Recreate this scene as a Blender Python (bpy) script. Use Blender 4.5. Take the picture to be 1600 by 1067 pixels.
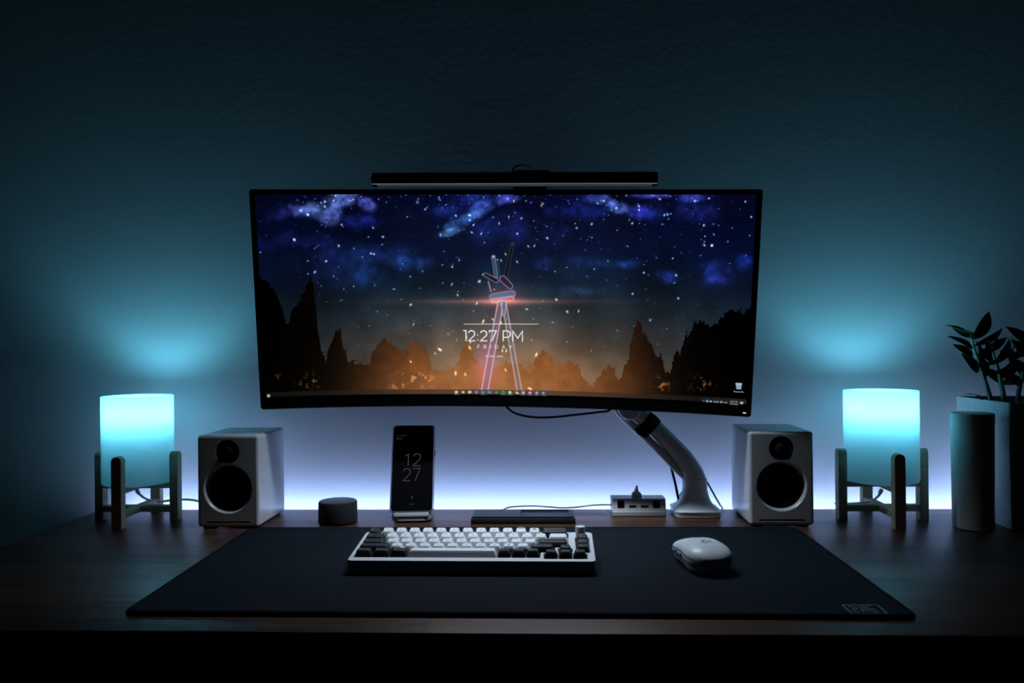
import bpy, bmesh, math, random
import numpy as np
from mathutils import Vector, Matrix, Euler

random.seed(7)
for o in list(bpy.data.objects):
    bpy.data.objects.remove(o)
SC = bpy.context.scene
COL = SC.collection
PI = math.pi
DESK = 0.74

# ------------------------------------------------------------------ camera
FPX, YAW, ROLL = 1271.0, 0.045, 0.010
PITCH = math.atan((537 - 533.5) / FPX)
CAM = Vector((0, 0, DESK + 0.30))
_f = Vector((-math.sin(YAW) * math.cos(PITCH), math.cos(YAW) * math.cos(PITCH), math.sin(PITCH)))
_r = Vector((math.cos(YAW), math.sin(YAW), 0))
_u = _r.cross(_f)
RV = math.cos(ROLL) * _r - math.sin(ROLL) * _u
UV = math.cos(ROLL) * _u + math.sin(ROLL) * _r
cd = bpy.data.cameras.new('camera')
cam = bpy.data.objects.new('camera', cd)
COL.objects.link(cam)
cd.sensor_width = 36.0
cd.lens = 36.0 * FPX / 1600.0
cd.clip_start = 0.02
m = Matrix((RV, UV, -_f)).transposed().to_4x4()
m.translation = CAM
cam.matrix_world = m
SC.camera = cam

# ------------------------------------------------------------------ world, exposure
w = bpy.data.worlds.new('world')
SC.world = w
w.use_nodes = True
w.node_tree.nodes['Background'].inputs[0].default_value = (0.25, 0.5, 0.7, 1)
w.node_tree.nodes['Background'].inputs[1].default_value = 0.0012
SC.view_settings.view_transform = 'Standard'
SC.view_settings.look = 'None'
SC.view_settings.exposure = 0.0
SC.view_settings.gamma = 1.0
SC.view_settings.use_curve_mapping = False
SC.cycles.max_bounces = 10
SC.cycles.diffuse_bounces = 6
SC.cycles.sample_clamp_indirect = 4.0
SC.cycles.caustics_refractive = False
SC.cycles.caustics_reflective = False

# light levels
LED_STRENGTH = 28.0
LED_COLOR = (0.34, 0.54, 1.0, 1)
BULB_STRENGTH = 92.0
BULB_COLOR = (0.118, 0.59, 0.84, 1)
BAR_POWER = 1.9


def at(px, py, Y):
    """the point of the room at depth Y seen at a spot of the 1600 x 1067 photograph (used to read off sizes)"""
    d = _f + RV * ((px - 800) / FPX) - UV * ((py - 533.5) / FPX)
    return CAM + d * (Y / d.y)


# ------------------------------------------------------------------ materials
def lin(c):
    return tuple((x / 255.0 / 12.92) if x / 255.0 <= 0.04045 else ((x / 255.0 + 0.055) / 1.055) ** 2.4 for x in c)


def mat(name, color=(0.5, 0.5, 0.5), rough=0.5, metal=0.0, spec=0.5, coat=0.0, emit=None, estr=0.0,
        bump=0.0, bscale=200.0, var=0.0, vscale=30.0, trans=0.0, ior=1.45, alpha=None):
    mm = bpy.data.materials.new(name)
    mm.use_nodes = True
    nt = mm.node_tree
    b = nt.nodes['Principled BSDF']
    b.inputs['Base Color'].default_value = (*color, 1)
    b.inputs['Roughness'].default_value = rough
    b.inputs['Metallic'].default_value = metal
    b.inputs['Specular IOR Level'].default_value = spec
    b.inputs['Coat Weight'].default_value = coat
    b.inputs['Coat Roughness'].default_value = 0.08
    b.inputs['IOR'].default_value = ior
    b.inputs['Transmission Weight'].default_value = trans
    if emit:
        b.inputs['Emission Color'].default_value = (*emit, 1)
        b.inputs['Emission Strength'].default_value = estr
    if bump or var:
        tc = nt.nodes.new('ShaderNodeTexCoord')
    if bump:
        n = nt.nodes.new('ShaderNodeTexNoise')
        n.inputs['Scale'].default_value = bscale
        n.inputs['Detail'].default_value = 4
        nt.links.new(tc.outputs['Object'], n.inputs['Vector'])
        bp = nt.nodes.new('ShaderNodeBump')
        bp.inputs['Strength'].default_value = 1.0
        bp.inputs['Distance'].default_value = bump
        nt.links.new(n.outputs['Fac'], bp.inputs['Height'])
        nt.links.new(bp.outputs['Normal'], b.inputs['Normal'])
    if var:
        n2 = nt.nodes.new('ShaderNodeTexNoise')
        n2.inputs['Scale'].default_value = vscale
        n2.inputs['Detail'].default_value = 5
        nt.links.new(tc.outputs['Object'], n2.inputs['Vector'])
        r = nt.nodes.new('ShaderNodeValToRGB')
        r.color_ramp.elements[0].position = 0.3
        r.color_ramp.elements[1].position = 0.7
        r.color_ramp.elements[0].color = (*[c * (1 - var) for c in color], 1)
        r.color_ramp.elements[1].color = (*[min(1, c * (1 + var)) for c in color], 1)
        nt.links.new(n2.outputs['Fac'], r.inputs['Fac'])
        nt.links.new(r.outputs['Color'], b.inputs['Base Color'])
    return mm


def emission(name, color, strength=1.0):
    mm = bpy.data.materials.new(name)
    mm.use_nodes = True
    nt = mm.node_tree
    nt.nodes.clear()
    e = nt.nodes.new('ShaderNodeEmission')
    e.inputs[0].default_value = (*color[:3], 1)
    e.inputs[1].default_value = strength
    o = nt.nodes.new('ShaderNodeOutputMaterial')
    nt.links.new(e.outputs[0], o.inputs[0])
    return mm


def wood_material(name, dark, light, rough=0.42, planks=True):
    mm = bpy.data.materials.new(name)
    mm.use_nodes = True
    nt = mm.node_tree
    b = nt.nodes['Principled BSDF']
    b.inputs['Specular IOR Level'].default_value = 0.15
    N, L = nt.nodes.new, nt.links.new
    tc = N('ShaderNodeTexCoord')
    mp = N('ShaderNodeMapping')
    mp.inputs['Scale'].default_value = (1.0, 9.0, 9.0)
    L(tc.outputs['Object'], mp.inputs['Vector'])
    n = N('ShaderNodeTexNoise')
    n.inputs['Scale'].default_value = 7.0
    n.inputs['Detail'].default_value = 9
    n.inputs['Roughness'].default_value = 0.62
    n.inputs['Distortion'].default_value = 0.6
    L(mp.outputs['Vector'], n.inputs['Vector'])
    mp2 = N('ShaderNodeMapping')
    mp2.inputs['Scale'].default_value = (3.0, 120.0, 40.0)
    L(tc.outputs['Object'], mp2.inputs['Vector'])
    n2 = N('ShaderNodeTexNoise')
    n2.inputs['Scale'].default_value = 3.0
    n2.inputs['Detail'].default_value = 6
    L(mp2.outputs['Vector'], n2.inputs['Vector'])
    mix = N('ShaderNodeMath')
    mix.operation = 'MULTIPLY_ADD'
    mix.inputs[1].default_value = 0.45
    L(n2.outputs['Fac'], mix.inputs[0])
    add = N('ShaderNodeMath')
    add.operation = 'MULTIPLY'
    add.inputs[1].default_value = 0.55
    L(n.outputs['Fac'], add.inputs[0])
    L(add.outputs[0], mix.inputs[2])
    fac = mix.outputs[0]
    if planks:
        br = N('ShaderNodeTexBrick')
        br.inputs['Scale'].default_value = 1.0
        br.inputs['Brick Width'].default_value = 0.62
        br.inputs['Row Height'].default_value = 0.055
        br.inputs['Mortar Size'].default_value = 0.0004
        br.inputs['Color1'].default_value = (0.12, 0.12, 0.12, 1)
        br.inputs['Color2'].default_value = (0.88, 0.88, 0.88, 1)
        br.inputs['Mortar'].default_value = (0.3, 0.3, 0.3, 1)
        br.offset = 0.37
        L(tc.outputs['Object'], br.inputs['Vector'])
        ma = N('ShaderNodeMath')
        ma.operation = 'MULTIPLY_ADD'
        ma.inputs[1].default_value = 0.32
        L(br.outputs['Color'], ma.inputs[0])
        sb = N('ShaderNodeMath')
        sb.operation = 'SUBTRACT'
        sb.inputs[1].default_value = 0.16
        L(fac, sb.inputs[0])
        L(sb.outputs[0], ma.inputs[2])
        fac = ma.outputs[0]
    r = N('ShaderNodeValToRGB')
    e = r.color_ramp.elements
    e[0].position = 0.32
    e[0].color = (*dark, 1)
    e[1].position = 0.68
    e[1].color = (*light, 1)
    L(fac, r.inputs['Fac'])
    L(r.outputs['Color'], b.inputs['Base Color'])
    rr = N('ShaderNodeMapRange')
    rr.inputs['To Min'].default_value = rough + 0.08
    rr.inputs['To Max'].default_value = rough - 0.08
    L(fac, rr.inputs['Value'])
    L(rr.outputs[0], b.inputs['Roughness'])
    bp = N('ShaderNodeBump')
    bp.inputs['Distance'].default_value = 0.0002
    L(n2.outputs['Fac'], bp.inputs['Height'])
    L(bp.outputs['Normal'], b.inputs['Normal'])
    return mm


def fabric_material(name, color, rough=0.9, scale=900.0):
    mm = mat(name, color, rough, spec=0.12)
    nt = mm.node_tree
    b = nt.nodes['Principled BSDF']
    tc = nt.nodes.new('ShaderNodeTexCoord')
    v = nt.nodes.new('ShaderNodeTexVoronoi')
    v.inputs['Scale'].default_value = scale
    nt.links.new(tc.outputs['Object'], v.inputs['Vector'])
    bp = nt.nodes.new('ShaderNodeBump')
    bp.inputs['Distance'].default_value = 0.0002
    nt.links.new(v.outputs['Distance'], bp.inputs['Height'])
    nt.links.new(bp.outputs['Normal'], b.inputs['Normal'])
    # a few worn smudges
    n = nt.nodes.new('ShaderNodeTexNoise')
    n.inputs['Scale'].default_value = 9.0
    n.inputs['Detail'].default_value = 8
    n.inputs['Roughness'].default_value = 0.7
    nt.links.new(tc.outputs['Object'], n.inputs['Vector'])
    r = nt.nodes.new('ShaderNodeValToRGB')
    r.color_ramp.elements[0].position = 0.35
    r.color_ramp.elements[0].color = (*color, 1)
    r.color_ramp.elements[1].position = 0.8
    r.color_ramp.elements[1].color = (*[c * 1.7 for c in color], 1)
    nt.links.new(n.outputs['Fac'], r.inputs['Fac'])
    nt.links.new(r.outputs['Color'], b.inputs['Base Color'])
    return mm


M = {}
M['wall'] = mat('wall_paint', (0.84, 0.76, 0.77), 0.85, spec=0.25, bump=0.0004, bscale=80.0)
M['floor'] = wood_material('floor_boards', (0.02, 0.013, 0.01), (0.05, 0.03, 0.02), 0.6)
M['walnut'] = wood_material('walnut_top', (0.024, 0.0105, 0.0060), (0.105, 0.046, 0.026), 0.42)
M['pine'] = wood_material('pale_wood', (0.38, 0.30, 0.20), (0.55, 0.45, 0.32), 0.55, planks=False)
M['black_metal'] = mat('black_metal', (0.012, 0.012, 0.013), 0.45, metal=0.3)
M['black_plastic'] = mat('black_plastic', (0.008, 0.008, 0.009), 0.42, spec=0.3)
M['black_matte'] = mat('black_matte', (0.006, 0.006, 0.007), 0.8, spec=0.15)
M['black_gloss'] = mat('black_gloss', (0.004, 0.004, 0.005), 0.12, spec=0.4)
M['bezel'] = mat('bezel_black', (0.0025, 0.0025, 0.003), 0.5, spec=0.12)
M['white_satin'] = mat('white_satin', (0.62, 0.62, 0.62), 0.32, coat=0.25)
M['white_gloss'] = mat('white_gloss', (0.68, 0.72, 0.75), 0.22, coat=0.4)
M['white_plastic'] = mat('white_plastic', (0.55, 0.56, 0.57), 0.45)
M['grey_cord'] = mat('grey_cord', (0.58, 0.60, 0.62), 0.5)
M['cone'] = mat('speaker_cone', (0.010, 0.010, 0.010), 0.65, spec=0.2, bump=0.0002, bscale=900)
M['rubber'] = mat('rubber', (0.008, 0.008, 0.008), 0.75, spec=0.2)
M['mat_cloth'] = fabric_material('desk_mat_cloth', (0.0030, 0.0052, 0.0082))
M['stitch'] = mat('stitched_edge', (0.004, 0.004, 0.005), 0.9, spec=0.1, bump=0.0004, bscale=1500)
M['logo_grey'] = mat('logo_grey', (0.14, 0.15, 0.16), 0.8)
M['case_white'] = mat('keyboard_case_white', (0.52, 0.53, 0.55), 0.4)
M['cap_white'] = mat('keycap_white', (0.62, 0.63, 0.64), 0.5, spec=0.4)
M['cap_black'] = mat('keycap_black', (0.011, 0.012, 0.014), 0.45, spec=0.45)
M['legend_dark'] = mat('legend_blue_grey', (0.10, 0.14, 0.20), 0.6)
M['legend_white'] = mat('legend_white', (0.7, 0.7, 0.7), 0.5)
M['plate'] = mat('switch_plate', (0.10, 0.11, 0.12), 0.5)
M['mouse'] = mat('mouse_white', (0.58, 0.60, 0.63), 0.38, coat=0.1)
M['mouse_logo'] = mat('mouse_logo', (0.13, 0.15, 0.19), 0.5)
M['tray'] = mat('tray_navy', (0.02, 0.024, 0.032), 0.45, spec=0.4)
M['puck'] = mat('puck_fabric', (0.012, 0.013, 0.016), 0.8, bump=0.0003, bscale=1200)
M['puck_top'] = mat('puck_top', (0.035, 0.04, 0.05), 0.35)
M['stone'] = mat('planter_stone', (0.60, 0.62, 0.62), 0.8, bump=0.0006, bscale=400, var=0.18, vscale=260)
M['soil'] = mat('soil', (0.015, 0.011, 0.008), 0.95, bump=0.004, bscale=120)
M['canister'] = mat('canister_white', (0.82, 0.80, 0.76), 0.5)
M['leaf'] = mat('leaf_green', (0.016, 0.055, 0.018), 0.35, spec=0.5, var=0.35, vscale=25)
M['stem'] = mat('stem_green', (0.06, 0.14, 0.08), 0.45)
M['stand_grey'] = mat('stand_grey', (0.30, 0.31, 0.31), 0.5)
M['logo_dim'] = mat('tray_mark', (0.045, 0.05, 0.06), 0.4)
M['led_chip'] = emission('led_light', LED_COLOR, LED_STRENGTH)
M['bulb'] = emission('bulb_light', BULB_COLOR, BULB_STRENGTH)
M['bulb_top'] = emission('bulb_top_light', BULB_COLOR, BULB_STRENGTH * 0.45)
M['wht'] = emission('text_white', lin((225, 228, 232)), 1.0)
M['dim'] = emission('text_dim', lin((92, 94, 98)), 1.0)
M['dim2'] = emission('text_faint', lin((70, 72, 74)), 1.0)
M['tray_txt'] = emission('text_tray', lin((170, 180, 185)), 1.0)
M['pwr'] = emission('power_light', lin((235, 225, 205)), 1.0)


def shade_material():
    mm = bpy.data.materials.new('frosted_shade')
    mm.use_nodes = True
    nt = mm.node_tree
    nt.nodes.clear()
    d = nt.nodes.new('ShaderNodeBsdfDiffuse')
    d.inputs[0].default_value = (0.80, 0.84, 0.85, 1)
    t = nt.nodes.new('ShaderNodeBsdfTranslucent')
    t.inputs[0].default_value = (0.84, 0.88, 0.90, 1)
    mx = nt.nodes.new('ShaderNodeMixShader')
    mx.inputs[0].default_value = 0.45
    g = nt.nodes.new('ShaderNodeBsdfGlossy')
    g.inputs['Roughness'].default_value = 0.35
    fr = nt.nodes.new('ShaderNodeFresnel')
    fr.inputs[0].default_value = 1.3
    mx2 = nt.nodes.new('ShaderNodeMixShader')
    o = nt.nodes.new('ShaderNodeOutputMaterial')
    L = nt.links.new
    L(d.outputs[0], mx.inputs[1])
    L(t.outputs[0], mx.inputs[2])
    L(fr.outputs[0], mx2.inputs[0])
    L(mx.outputs[0], mx2.inputs[1])
    L(g.outputs[0], mx2.inputs[2])
    L(mx2.outputs[0], o.inputs[0])
    return mm


M['shade'] = shade_material()


def clear_material():
    mm = mat('clear_case', (0.8, 0.85, 0.9), 0.15, trans=0.9, ior=1.4)
    return mm


M['clear'] = clear_material()


# ------------------------------------------------------------------ helpers
def link(name, me, material=None, parent=None, smooth=True, loc=None):
    o = bpy.data.objects.new(name, me)
    COL.objects.link(o)
    if material is not None:
        if not isinstance(material, (list, tuple)):
            material = [material]
        for mt in material:
            me.materials.append(mt)
    if parent is not None:
        o.parent = parent
    if loc is not None:
        o.location = loc
    return o


def obj(name, bm, material=None, parent=None, smooth=True, angle=35):
    me = bpy.data.meshes.new(name)
    bmesh.ops.recalc_face_normals(bm, faces=bm.faces)
    if smooth:
        for f in bm.faces:
            f.smooth = True
        for e in bm.edges:
            if len(e.link_faces) == 2 and e.calc_face_angle(0) > math.radians(angle):
                e.smooth = False
    bm.to_mesh(me)
    bm.free()
    return link(name, me, material, parent)


def thing(name, label, cat, loc=(0, 0, 0), rot=(0, 0, 0), group=None, mode='XYZ'):
    o = bpy.data.objects.new(name, None)
    o.empty_display_size = 0.02
    COL.objects.link(o)
    o.rotation_mode = mode
    o.location = loc
    o.rotation_euler = rot
    o['label'] = label
    o['category'] = cat
    if group:
        o['group'] = group
    return o


def tag(o, label, cat, group=None):
    o['label'] = label
    o['category'] = cat
    if group:
        o['group'] = group
    return o


def struct(name, bm, material):
    o = obj(name, bm, material)
    o['kind'] = 'structure'
    return o


def add_box(bm, x0, x1, y0, y1, z0, z1, bev=0.0, seg=2):
    r = bmesh.ops.create_cube(bm, size=1.0)
    vs = r['verts']
    for v in vs:
        v.co = Vector((x0 + (v.co.x + .5) * (x1 - x0), y0 + (v.co.y + .5) * (y1 - y0), z0 + (v.co.z + .5) * (z1 - z0)))
    if bev > 0:
        es = list({e for v in vs for e in v.link_edges})
        bmesh.ops.bevel(bm, geom=es, offset=bev, segments=seg, affect='EDGES', profile=0.5)
    return bm


def box(x0, x1, y0, y1, z0, z1, bev=0.0, seg=2):
    return add_box(bmesh.new(), x0, x1, y0, y1, z0, z1, bev, seg)


def add_loft(bm, rings, cap0=True, cap1=True, closed=True):
    """rings: lists of points, all of one length"""
    vr = [[bm.verts.new(p) for p in r] for r in rings]
    n = len(vr[0])
    for a, b in zip(vr, vr[1:]):
        for i in range(n if closed else n - 1):
            j = (i + 1) % n
            try:
                bm.faces.new((a[i], a[j], b[j], b[i]))
            except ValueError:
                pass
    if cap0:
        bm.faces.new(list(reversed(vr[0])))
    if cap1:
        bm.faces.new(vr[-1])
    return bm


def add_lathe(bm, prof, segs=48, c=(0, 0, 0), axis='Z', cap=True):
    """prof: (radius, height) pairs; a radius of 0 closes the end"""
    cx, cy, cz = c

    def pt(r, h, a):
        if axis == 'Z':
            return (cx + r * math.cos(a), cy + r * math.sin(a), cz + h)
        if axis == 'Y':
            return (cx + r * math.cos(a), cy + h, cz + r * math.sin(a))
        return (cx + h, cy + r * math.cos(a), cz + r * math.sin(a))
    prev = None
    for k, (r, h) in enumerate(prof):
        if r <= 1e-9:
            cur = [bm.verts.new(pt(0, h, 0))]
        else:
            cur = [bm.verts.new(pt(r, h, 2 * PI * i / segs)) for i in range(segs)]
        if prev:
            for i in range(segs):
                j = (i + 1) % segs
                if len(prev) == 1 and len(cur) > 1:
                    bm.faces.new((prev[0], cur[j], cur[i]))
                elif len(cur) == 1 and len(prev) > 1:
                    bm.faces.new((prev[i], prev[j], cur[0]))
                elif len(prev) > 1:
                    bm.faces.new((prev[i], prev[j], cur[j], cur[i]))
        prev = cur
    return bm


def lathe(prof, segs=48, c=(0, 0, 0), axis='Z'):
    return add_lathe(bmesh.new(), prof, segs, c, axis)


def rrect(hw, hh, r, n=6, cx=0, cy=0):
    pts = []
    for (sx, sy, a0) in ((1, 1, 0), (-1, 1, 90), (-1, -1, 180), (1, -1, 270)):
        for i in range(n + 1):
            a = math.radians(a0 + 90 * i / n)
            pts.append((cx + sx * (hw - r) + r * math.cos(a), cy + sy * (hh - r) + r * math.sin(a)))
    return pts


def add_prism(bm, outline, z0, z1, bev=0.0, fn=None):
    """an outline in XY raised from z0 to z1 with softened rims; fn maps (x, y, z) to a point"""
    fn = fn or (lambda x, y, z: (x, y, z))
    cx = sum(p[0] for p in outline) / len(outline)
    cy = sum(p[1] for p in outline) / len(outline)

    def ins(d):
        out = []
        n = len(outline)
        for i in range(n):
            p0, p1, p2 = outline[i - 1], outline[i], outline[(i + 1) % n]
            tx, ty = p2[0] - p0[0], p2[1] - p0[1]
            l = math.hypot(tx, ty) or 1
            out.append((p1[0] - ty / l * d, p1[1] + tx / l * d))
        return out
    if bev > 0:
        lev = [(bev, z0), (bev * .3, z0 + bev * .3), (0, z0 + bev), (0, z1 - bev), (bev * .3, z1 - bev * .3), (bev, z1)]
    else:
        lev = [(0, z0), (0, z1)]
    rings = []
    for d, z in lev:
        o = ins(d) if d else outline
        rings.append([fn(x, y, z) for x, y in o])
    return add_loft(bm, rings)


def catmull(pts, sub=8):
    P = [Vector(p) for p in pts]
    if len(P) < 3:
        return P
    P = [P[0] * 2 - P[1]] + P + [P[-1] * 2 - P[-2]]
    out = []
    for i in range(1, len(P) - 2):
        p0, p1, p2, p3 = P[i - 1:i + 3]
        for k in range(sub):
            t = k / sub
            out.append(0.5 * ((2 * p1) + (p2 - p0) * t + (2 * p0 - 5 * p1 + 4 * p2 - p3) * t * t + (3 * p1 - p0 - 3 * p2 + p3) * t ** 3))
    out.append(P[-2])
    return out


def add_tube(bm, pts, r, segs=12, sub=8, smooth=True, flat=1.0, side=None):
    """r: one radius or one per given point; flat squeezes the section across `side`"""
    path = catmull(pts, sub) if smooth else [Vector(p) for p in pts]
    n = len(path)
    if isinstance(r, (int, float)):
        rad = [r] * n
    else:
        rad = []
        for i in range(n):
            t = i / (n - 1) * (len(r) - 1)
            k = min(int(t), len(r) - 2)
            rad.append(r[k] + (r[k + 1] - r[k]) * (t - k))
    tang = [(path[min(i + 1, n - 1)] - path[max(i - 1, 0)]).normalized() for i in range(n)]
    up = Vector(side) if side else (Vector((0, 1, 0)) if abs(tang[0].y) < 0.9 else Vector((1, 0, 0)))
    rings = []
    nrm = (up - tang[0] * up.dot(tang[0])).normalized()
    for i in range(n):
        nrm = (nrm - tang[i] * nrm.dot(tang[i])).normalized()
        bi = tang[i].cross(nrm)
        rings.append([path[i] + nrm * (rad[i] * flat * math.cos(2 * PI * k / segs)) + bi * (rad[i] * math.sin(2 * PI * k / segs)) for k in range(segs)])
    return add_loft(bm, rings)


def tube(pts, r, segs=12, sub=8, smooth=True, flat=1.0, side=None):
    return add_tube(bmesh.new(), pts, r, segs, sub, smooth, flat, side)


def cut(o, cutters):
    """carve cutter solids out of o and keep the result as plain mesh"""
    for bm in cutters:
        c = obj('cutter', bm, None)
        c.parent = o.parent
        md = o.modifiers.new('cut', 'BOOLEAN')
        md.operation = 'DIFFERENCE'
        md.solver = 'EXACT'
        md.object = c
        bpy.context.view_layer.update()
        dg = bpy.context.evaluated_depsgraph_get()
        me = bpy.data.meshes.new_from_object(o.evaluated_get(dg))
        o.modifiers.clear()
        old = o.data
        o.data = me
        bpy.data.meshes.remove(old)
        bpy.data.objects.remove(c)
    bm = bmesh.new()
    bm.from_mesh(o.data)
    for f in bm.faces:
        f.smooth = True
    for e in bm.edges:
        e.smooth = not (len(e.link_faces) == 2 and e.calc_face_angle(0) > math.radians(30))
    bm.to_mesh(o.data)
    bm.free()
    wn = o.modifiers.new('even_normals', 'WEIGHTED_NORMAL')
    wn.keep_sharp = True
    wn.weight = 80
    return o


_text_cache = {}


def text_polys(s, size=1.0, thin=0.0, spacing=1.0):
    """flat letter faces: (verts, faces) centred on x, baseline at y = 0"""
    key = (s, size, thin, spacing)
    if key in _text_cache:
        return _text_cache[key]
    cu = bpy.data.curves.new('letters', 'FONT')
    cu.body = s
    cu.size = size
    cu.offset = -thin
    cu.space_character = spacing
    cu.resolution_u = 3
    t = bpy.data.objects.new('letters', cu)
    COL.objects.link(t)
    bpy.context.view_layer.update()
    me = bpy.data.meshes.new_from_object(t.evaluated_get(bpy.context.evaluated_depsgraph_get()))
    vs = [tuple(v.co) for v in me.vertices]
    fs = [tuple(p.vertices) for p in me.polygons]
    bpy.data.objects.remove(t)
    bpy.data.curves.remove(cu)
    bpy.data.meshes.remove(me)
    if vs:
        x0, x1 = min(v[0] for v in vs), max(v[0] for v in vs)
        y0, y1 = min(v[1] for v in vs), max(v[1] for v in vs)
        vs = [(v[0] - (x0 + x1) / 2, v[1]) for v in vs]
    else:
        x0 = x1 = y0 = y1 = 0
    _text_cache[key] = (vs, fs, x1 - x0, y1 - y0)
    return _text_cache[key]


def add_text(bm, s, fn, width=None, height=None, thin=0.0, spacing=1.0, mi=0):
    """letters scaled to a width and/or height, laid through fn(x, y)"""
    vs, fs, W, Hh = text_polys(s, 1.0, thin, spacing)
    if not vs:
        return bm
    if width is None and height is None:
        sx = sy = 1
    elif width is None:
        sx = sy = height / Hh
    elif height is None:
        sx = sy = width / W
    else:
        sx, sy = width / W, height / Hh
    nv = [bm.verts.new(fn(x * sx, y * sy)) for x, y in vs]
    for f in fs:
        try:
            ff = bm.faces.new([nv[i] for i in f])
            ff.material_index = mi
        except ValueError:
            pass
    return bm


# stroke letters (thin numerals of the phone and mat glyphs)
def _arc(cx, cy, rx, ry, a0, a1, n=10):
    return [(cx + rx * math.cos(math.radians(a0 + (a1 - a0) * i / n)), cy + ry * math.sin(math.radians(a0 + (a1 - a0) * i / n))) for i in range(n + 1)]


CAPS = {   # geometric capitals: strokes and width, one unit tall
    '1': ([[(0.0, .97), (.24, .97), (.24, 0)]], .26),
    '2': ([_arc(.30, .68, .28, .29, 165, -35, 12) + [(.03, .03), (.62, .03)]], .62),
    '7': ([[(.02, .80), (.02, .97), (.64, .97), (.22, 0)]], .64),
    ':': ([[(.05, .08), (.05, .17)], [(.05, .52), (.05, .61)]], .10),
    'P': ([[(.04, 0), (.04, .97), (.36, .97)] + _arc(.36, .67, .30, .30, 80, -90, 9) + [(.04, .37)]], .68),
    'M': ([[(.04, 0), (.04, .96), (.46, .30), (.88, .96), (.88, 0)]], .92),
    'F': ([[(.04, 0), (.04, .97), (.58, .97)], [(.04, .48), (.50, .48)]], .58),
    'R': ([[(.04, 0), (.04, .97), (.36, .97)] + _arc(.36, .67, .30, .30, 80, -90, 9) + [(.04, .37)], [(.40, .37), (.68, 0)]], .70),
    'I': ([[(.04, 0), (.04, 1)]], .08),
    'D': ([[(.04, .03), (.04, .97), (.34, .97)] + _arc(.34, .5, .44, .47, 80, -80, 12) + [(.34, .03), (.04, .03)]], .80),
    'A': ([[(0, 0), (.40, .98), (.80, 0)], [(.14, .30), (.66, .30)]], .80),
    'Y': ([[(0, 1), (.36, .40), (.72, 1)], [(.36, .42), (.36, 0)]], .72),
    ' ': ([], .22),
}


def add_caps(bm, s, fn, width, height, gap, wt):
    """a line of stroke capitals centred on x = 0; gap and stroke weight in letter heights"""
    tot = sum(CAPS[c][1] for c in s) + gap * (len(s) - 1)
    k = width / (tot * height)
    x = -tot / 2
    for c in s:
        for st in CAPS[c][0]:
            add_stroke(bm, [((x + a) * height * k, b * height) for a, b in st], wt * height, fn)
        x += CAPS[c][1] + gap
    return bm


STROKES = {
    '1': [[(0.25, .8), (0.55, 1), (0.55, 0)]],
    '2': [[(0.05, .78), (0.14, .93), (0.35, 1), (0.58, .95), (.68, .8), (.66, .62), (.5, .42), (.25, .2), (.02, 0), (.72, 0)]],
    '7': [[(0.02, 1), (.72, 1), (.28, 0)]],
}


def add_stroke(bm, pts, wd, fn, mi=0):
    P = [Vector((a, b, 0)) for a, b in pts]
    L, Rr = [], []
    for i, p in enumerate(P):
        a = (P[i] - P[i - 1]).normalized() if i > 0 else None
        b = (P[i + 1] - P[i]).normalized() if i < len(P) - 1 else None
        a = a or b
        b = b or a
        t = (a + b).normalized()
        nn = Vector((-t.y, t.x, 0))
        k = 1 / max(0.45, nn.dot(Vector((-a.y, a.x, 0))))
        L.append(p + nn * wd / 2 * k)
        Rr.append(p - nn * wd / 2 * k)
    vl = [bm.verts.new(fn(v.x, v.y)) for v in L]
    vr = [bm.verts.new(fn(v.x, v.y)) for v in Rr]
    for i in range(len(P) - 1):
        f = bm.faces.new((vl[i], vr[i], vr[i + 1], vl[i + 1]))
        f.material_index = mi
    return bm


# ------------------------------------------------------------------ the room
WALL_Y = 1.512
struct('floor', box(-3.2, 3.2, -2.6, WALL_Y + 0.1, -0.05, 0.0), M['floor'])
struct('wall_back', box(-3.2, 3.2, WALL_Y, WALL_Y + 0.12, 0.0, 2.7), M['wall'])
struct('baseboard_back', box(-3.2, 3.2, WALL_Y - 0.014, WALL_Y, 0.0, 0.09, 0.003), M['white_satin'])

# ------------------------------------------------------------------ desk
DX0, DX1, DY0, DY1 = -0.832, 1.03, 0.843, 1.474
desk = thing('desk', 'long walnut desk with a butcher-block top against the wall', 'desk', ((DX0 + DX1) / 2, (DY0 + DY1) / 2, 0))
cx, cy = (DX0 + DX1) / 2, (DY0 + DY1) / 2
hw, hd = (DX1 - DX0) / 2, (DY1 - DY0) / 2
obj('tabletop', box(-hw, hw, -hd, hd, DESK - 0.038, DESK, 0.0015), M['walnut'], desk)
for sx in (-1, 1):
    for sy in (-1, 1):
        x, y = sx * (hw - 0.09), sy * (hd - 0.07)
        obj('leg', box(x - .03, x + .03, y - .03, y + .03, 0, DESK - 0.038, 0.003), M['black_metal'], desk)
obj('frame_rail', box(-hw + .12, hw - .12, -hd + .055, -hd + .085, DESK - 0.078, DESK - 0.038, .002), M['black_metal'], desk)
obj('frame_rail', box(-hw + .12, hw - .12, hd - .085, hd - .055, DESK - 0.078, DESK - 0.038, .002), M['black_metal'], desk)

# light strip clipped along the rear edge of the top
ls = thing('led_light_strip', 'glowing white-blue light strip along the rear edge of the desk, behind the speakers', 'light strip',
           (0.13, DY1, DESK - 0.012))
L0, L1 = -0.94, 0.80
obj('light_shield_channel', add_box(add_box(bmesh.new(), L0, L1, 0.0, 0.002, -0.012, 0.001), L0, L1, 0.002, 0.013, -0.012, -0.010), M['white_plastic'], ls)  # unseen channel, added to block the strip's light from going down
bm = bmesh.new()
f = [bm.verts.new(p) for p in ((L0, 0.003, -0.006), (L1, 0.003, -0.006), (L1, 0.0125, -0.0095), (L0, 0.0125, -0.0095))]
bm.faces.new(f)
obj('diffuser', bm, M['led_chip'], ls)

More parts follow.
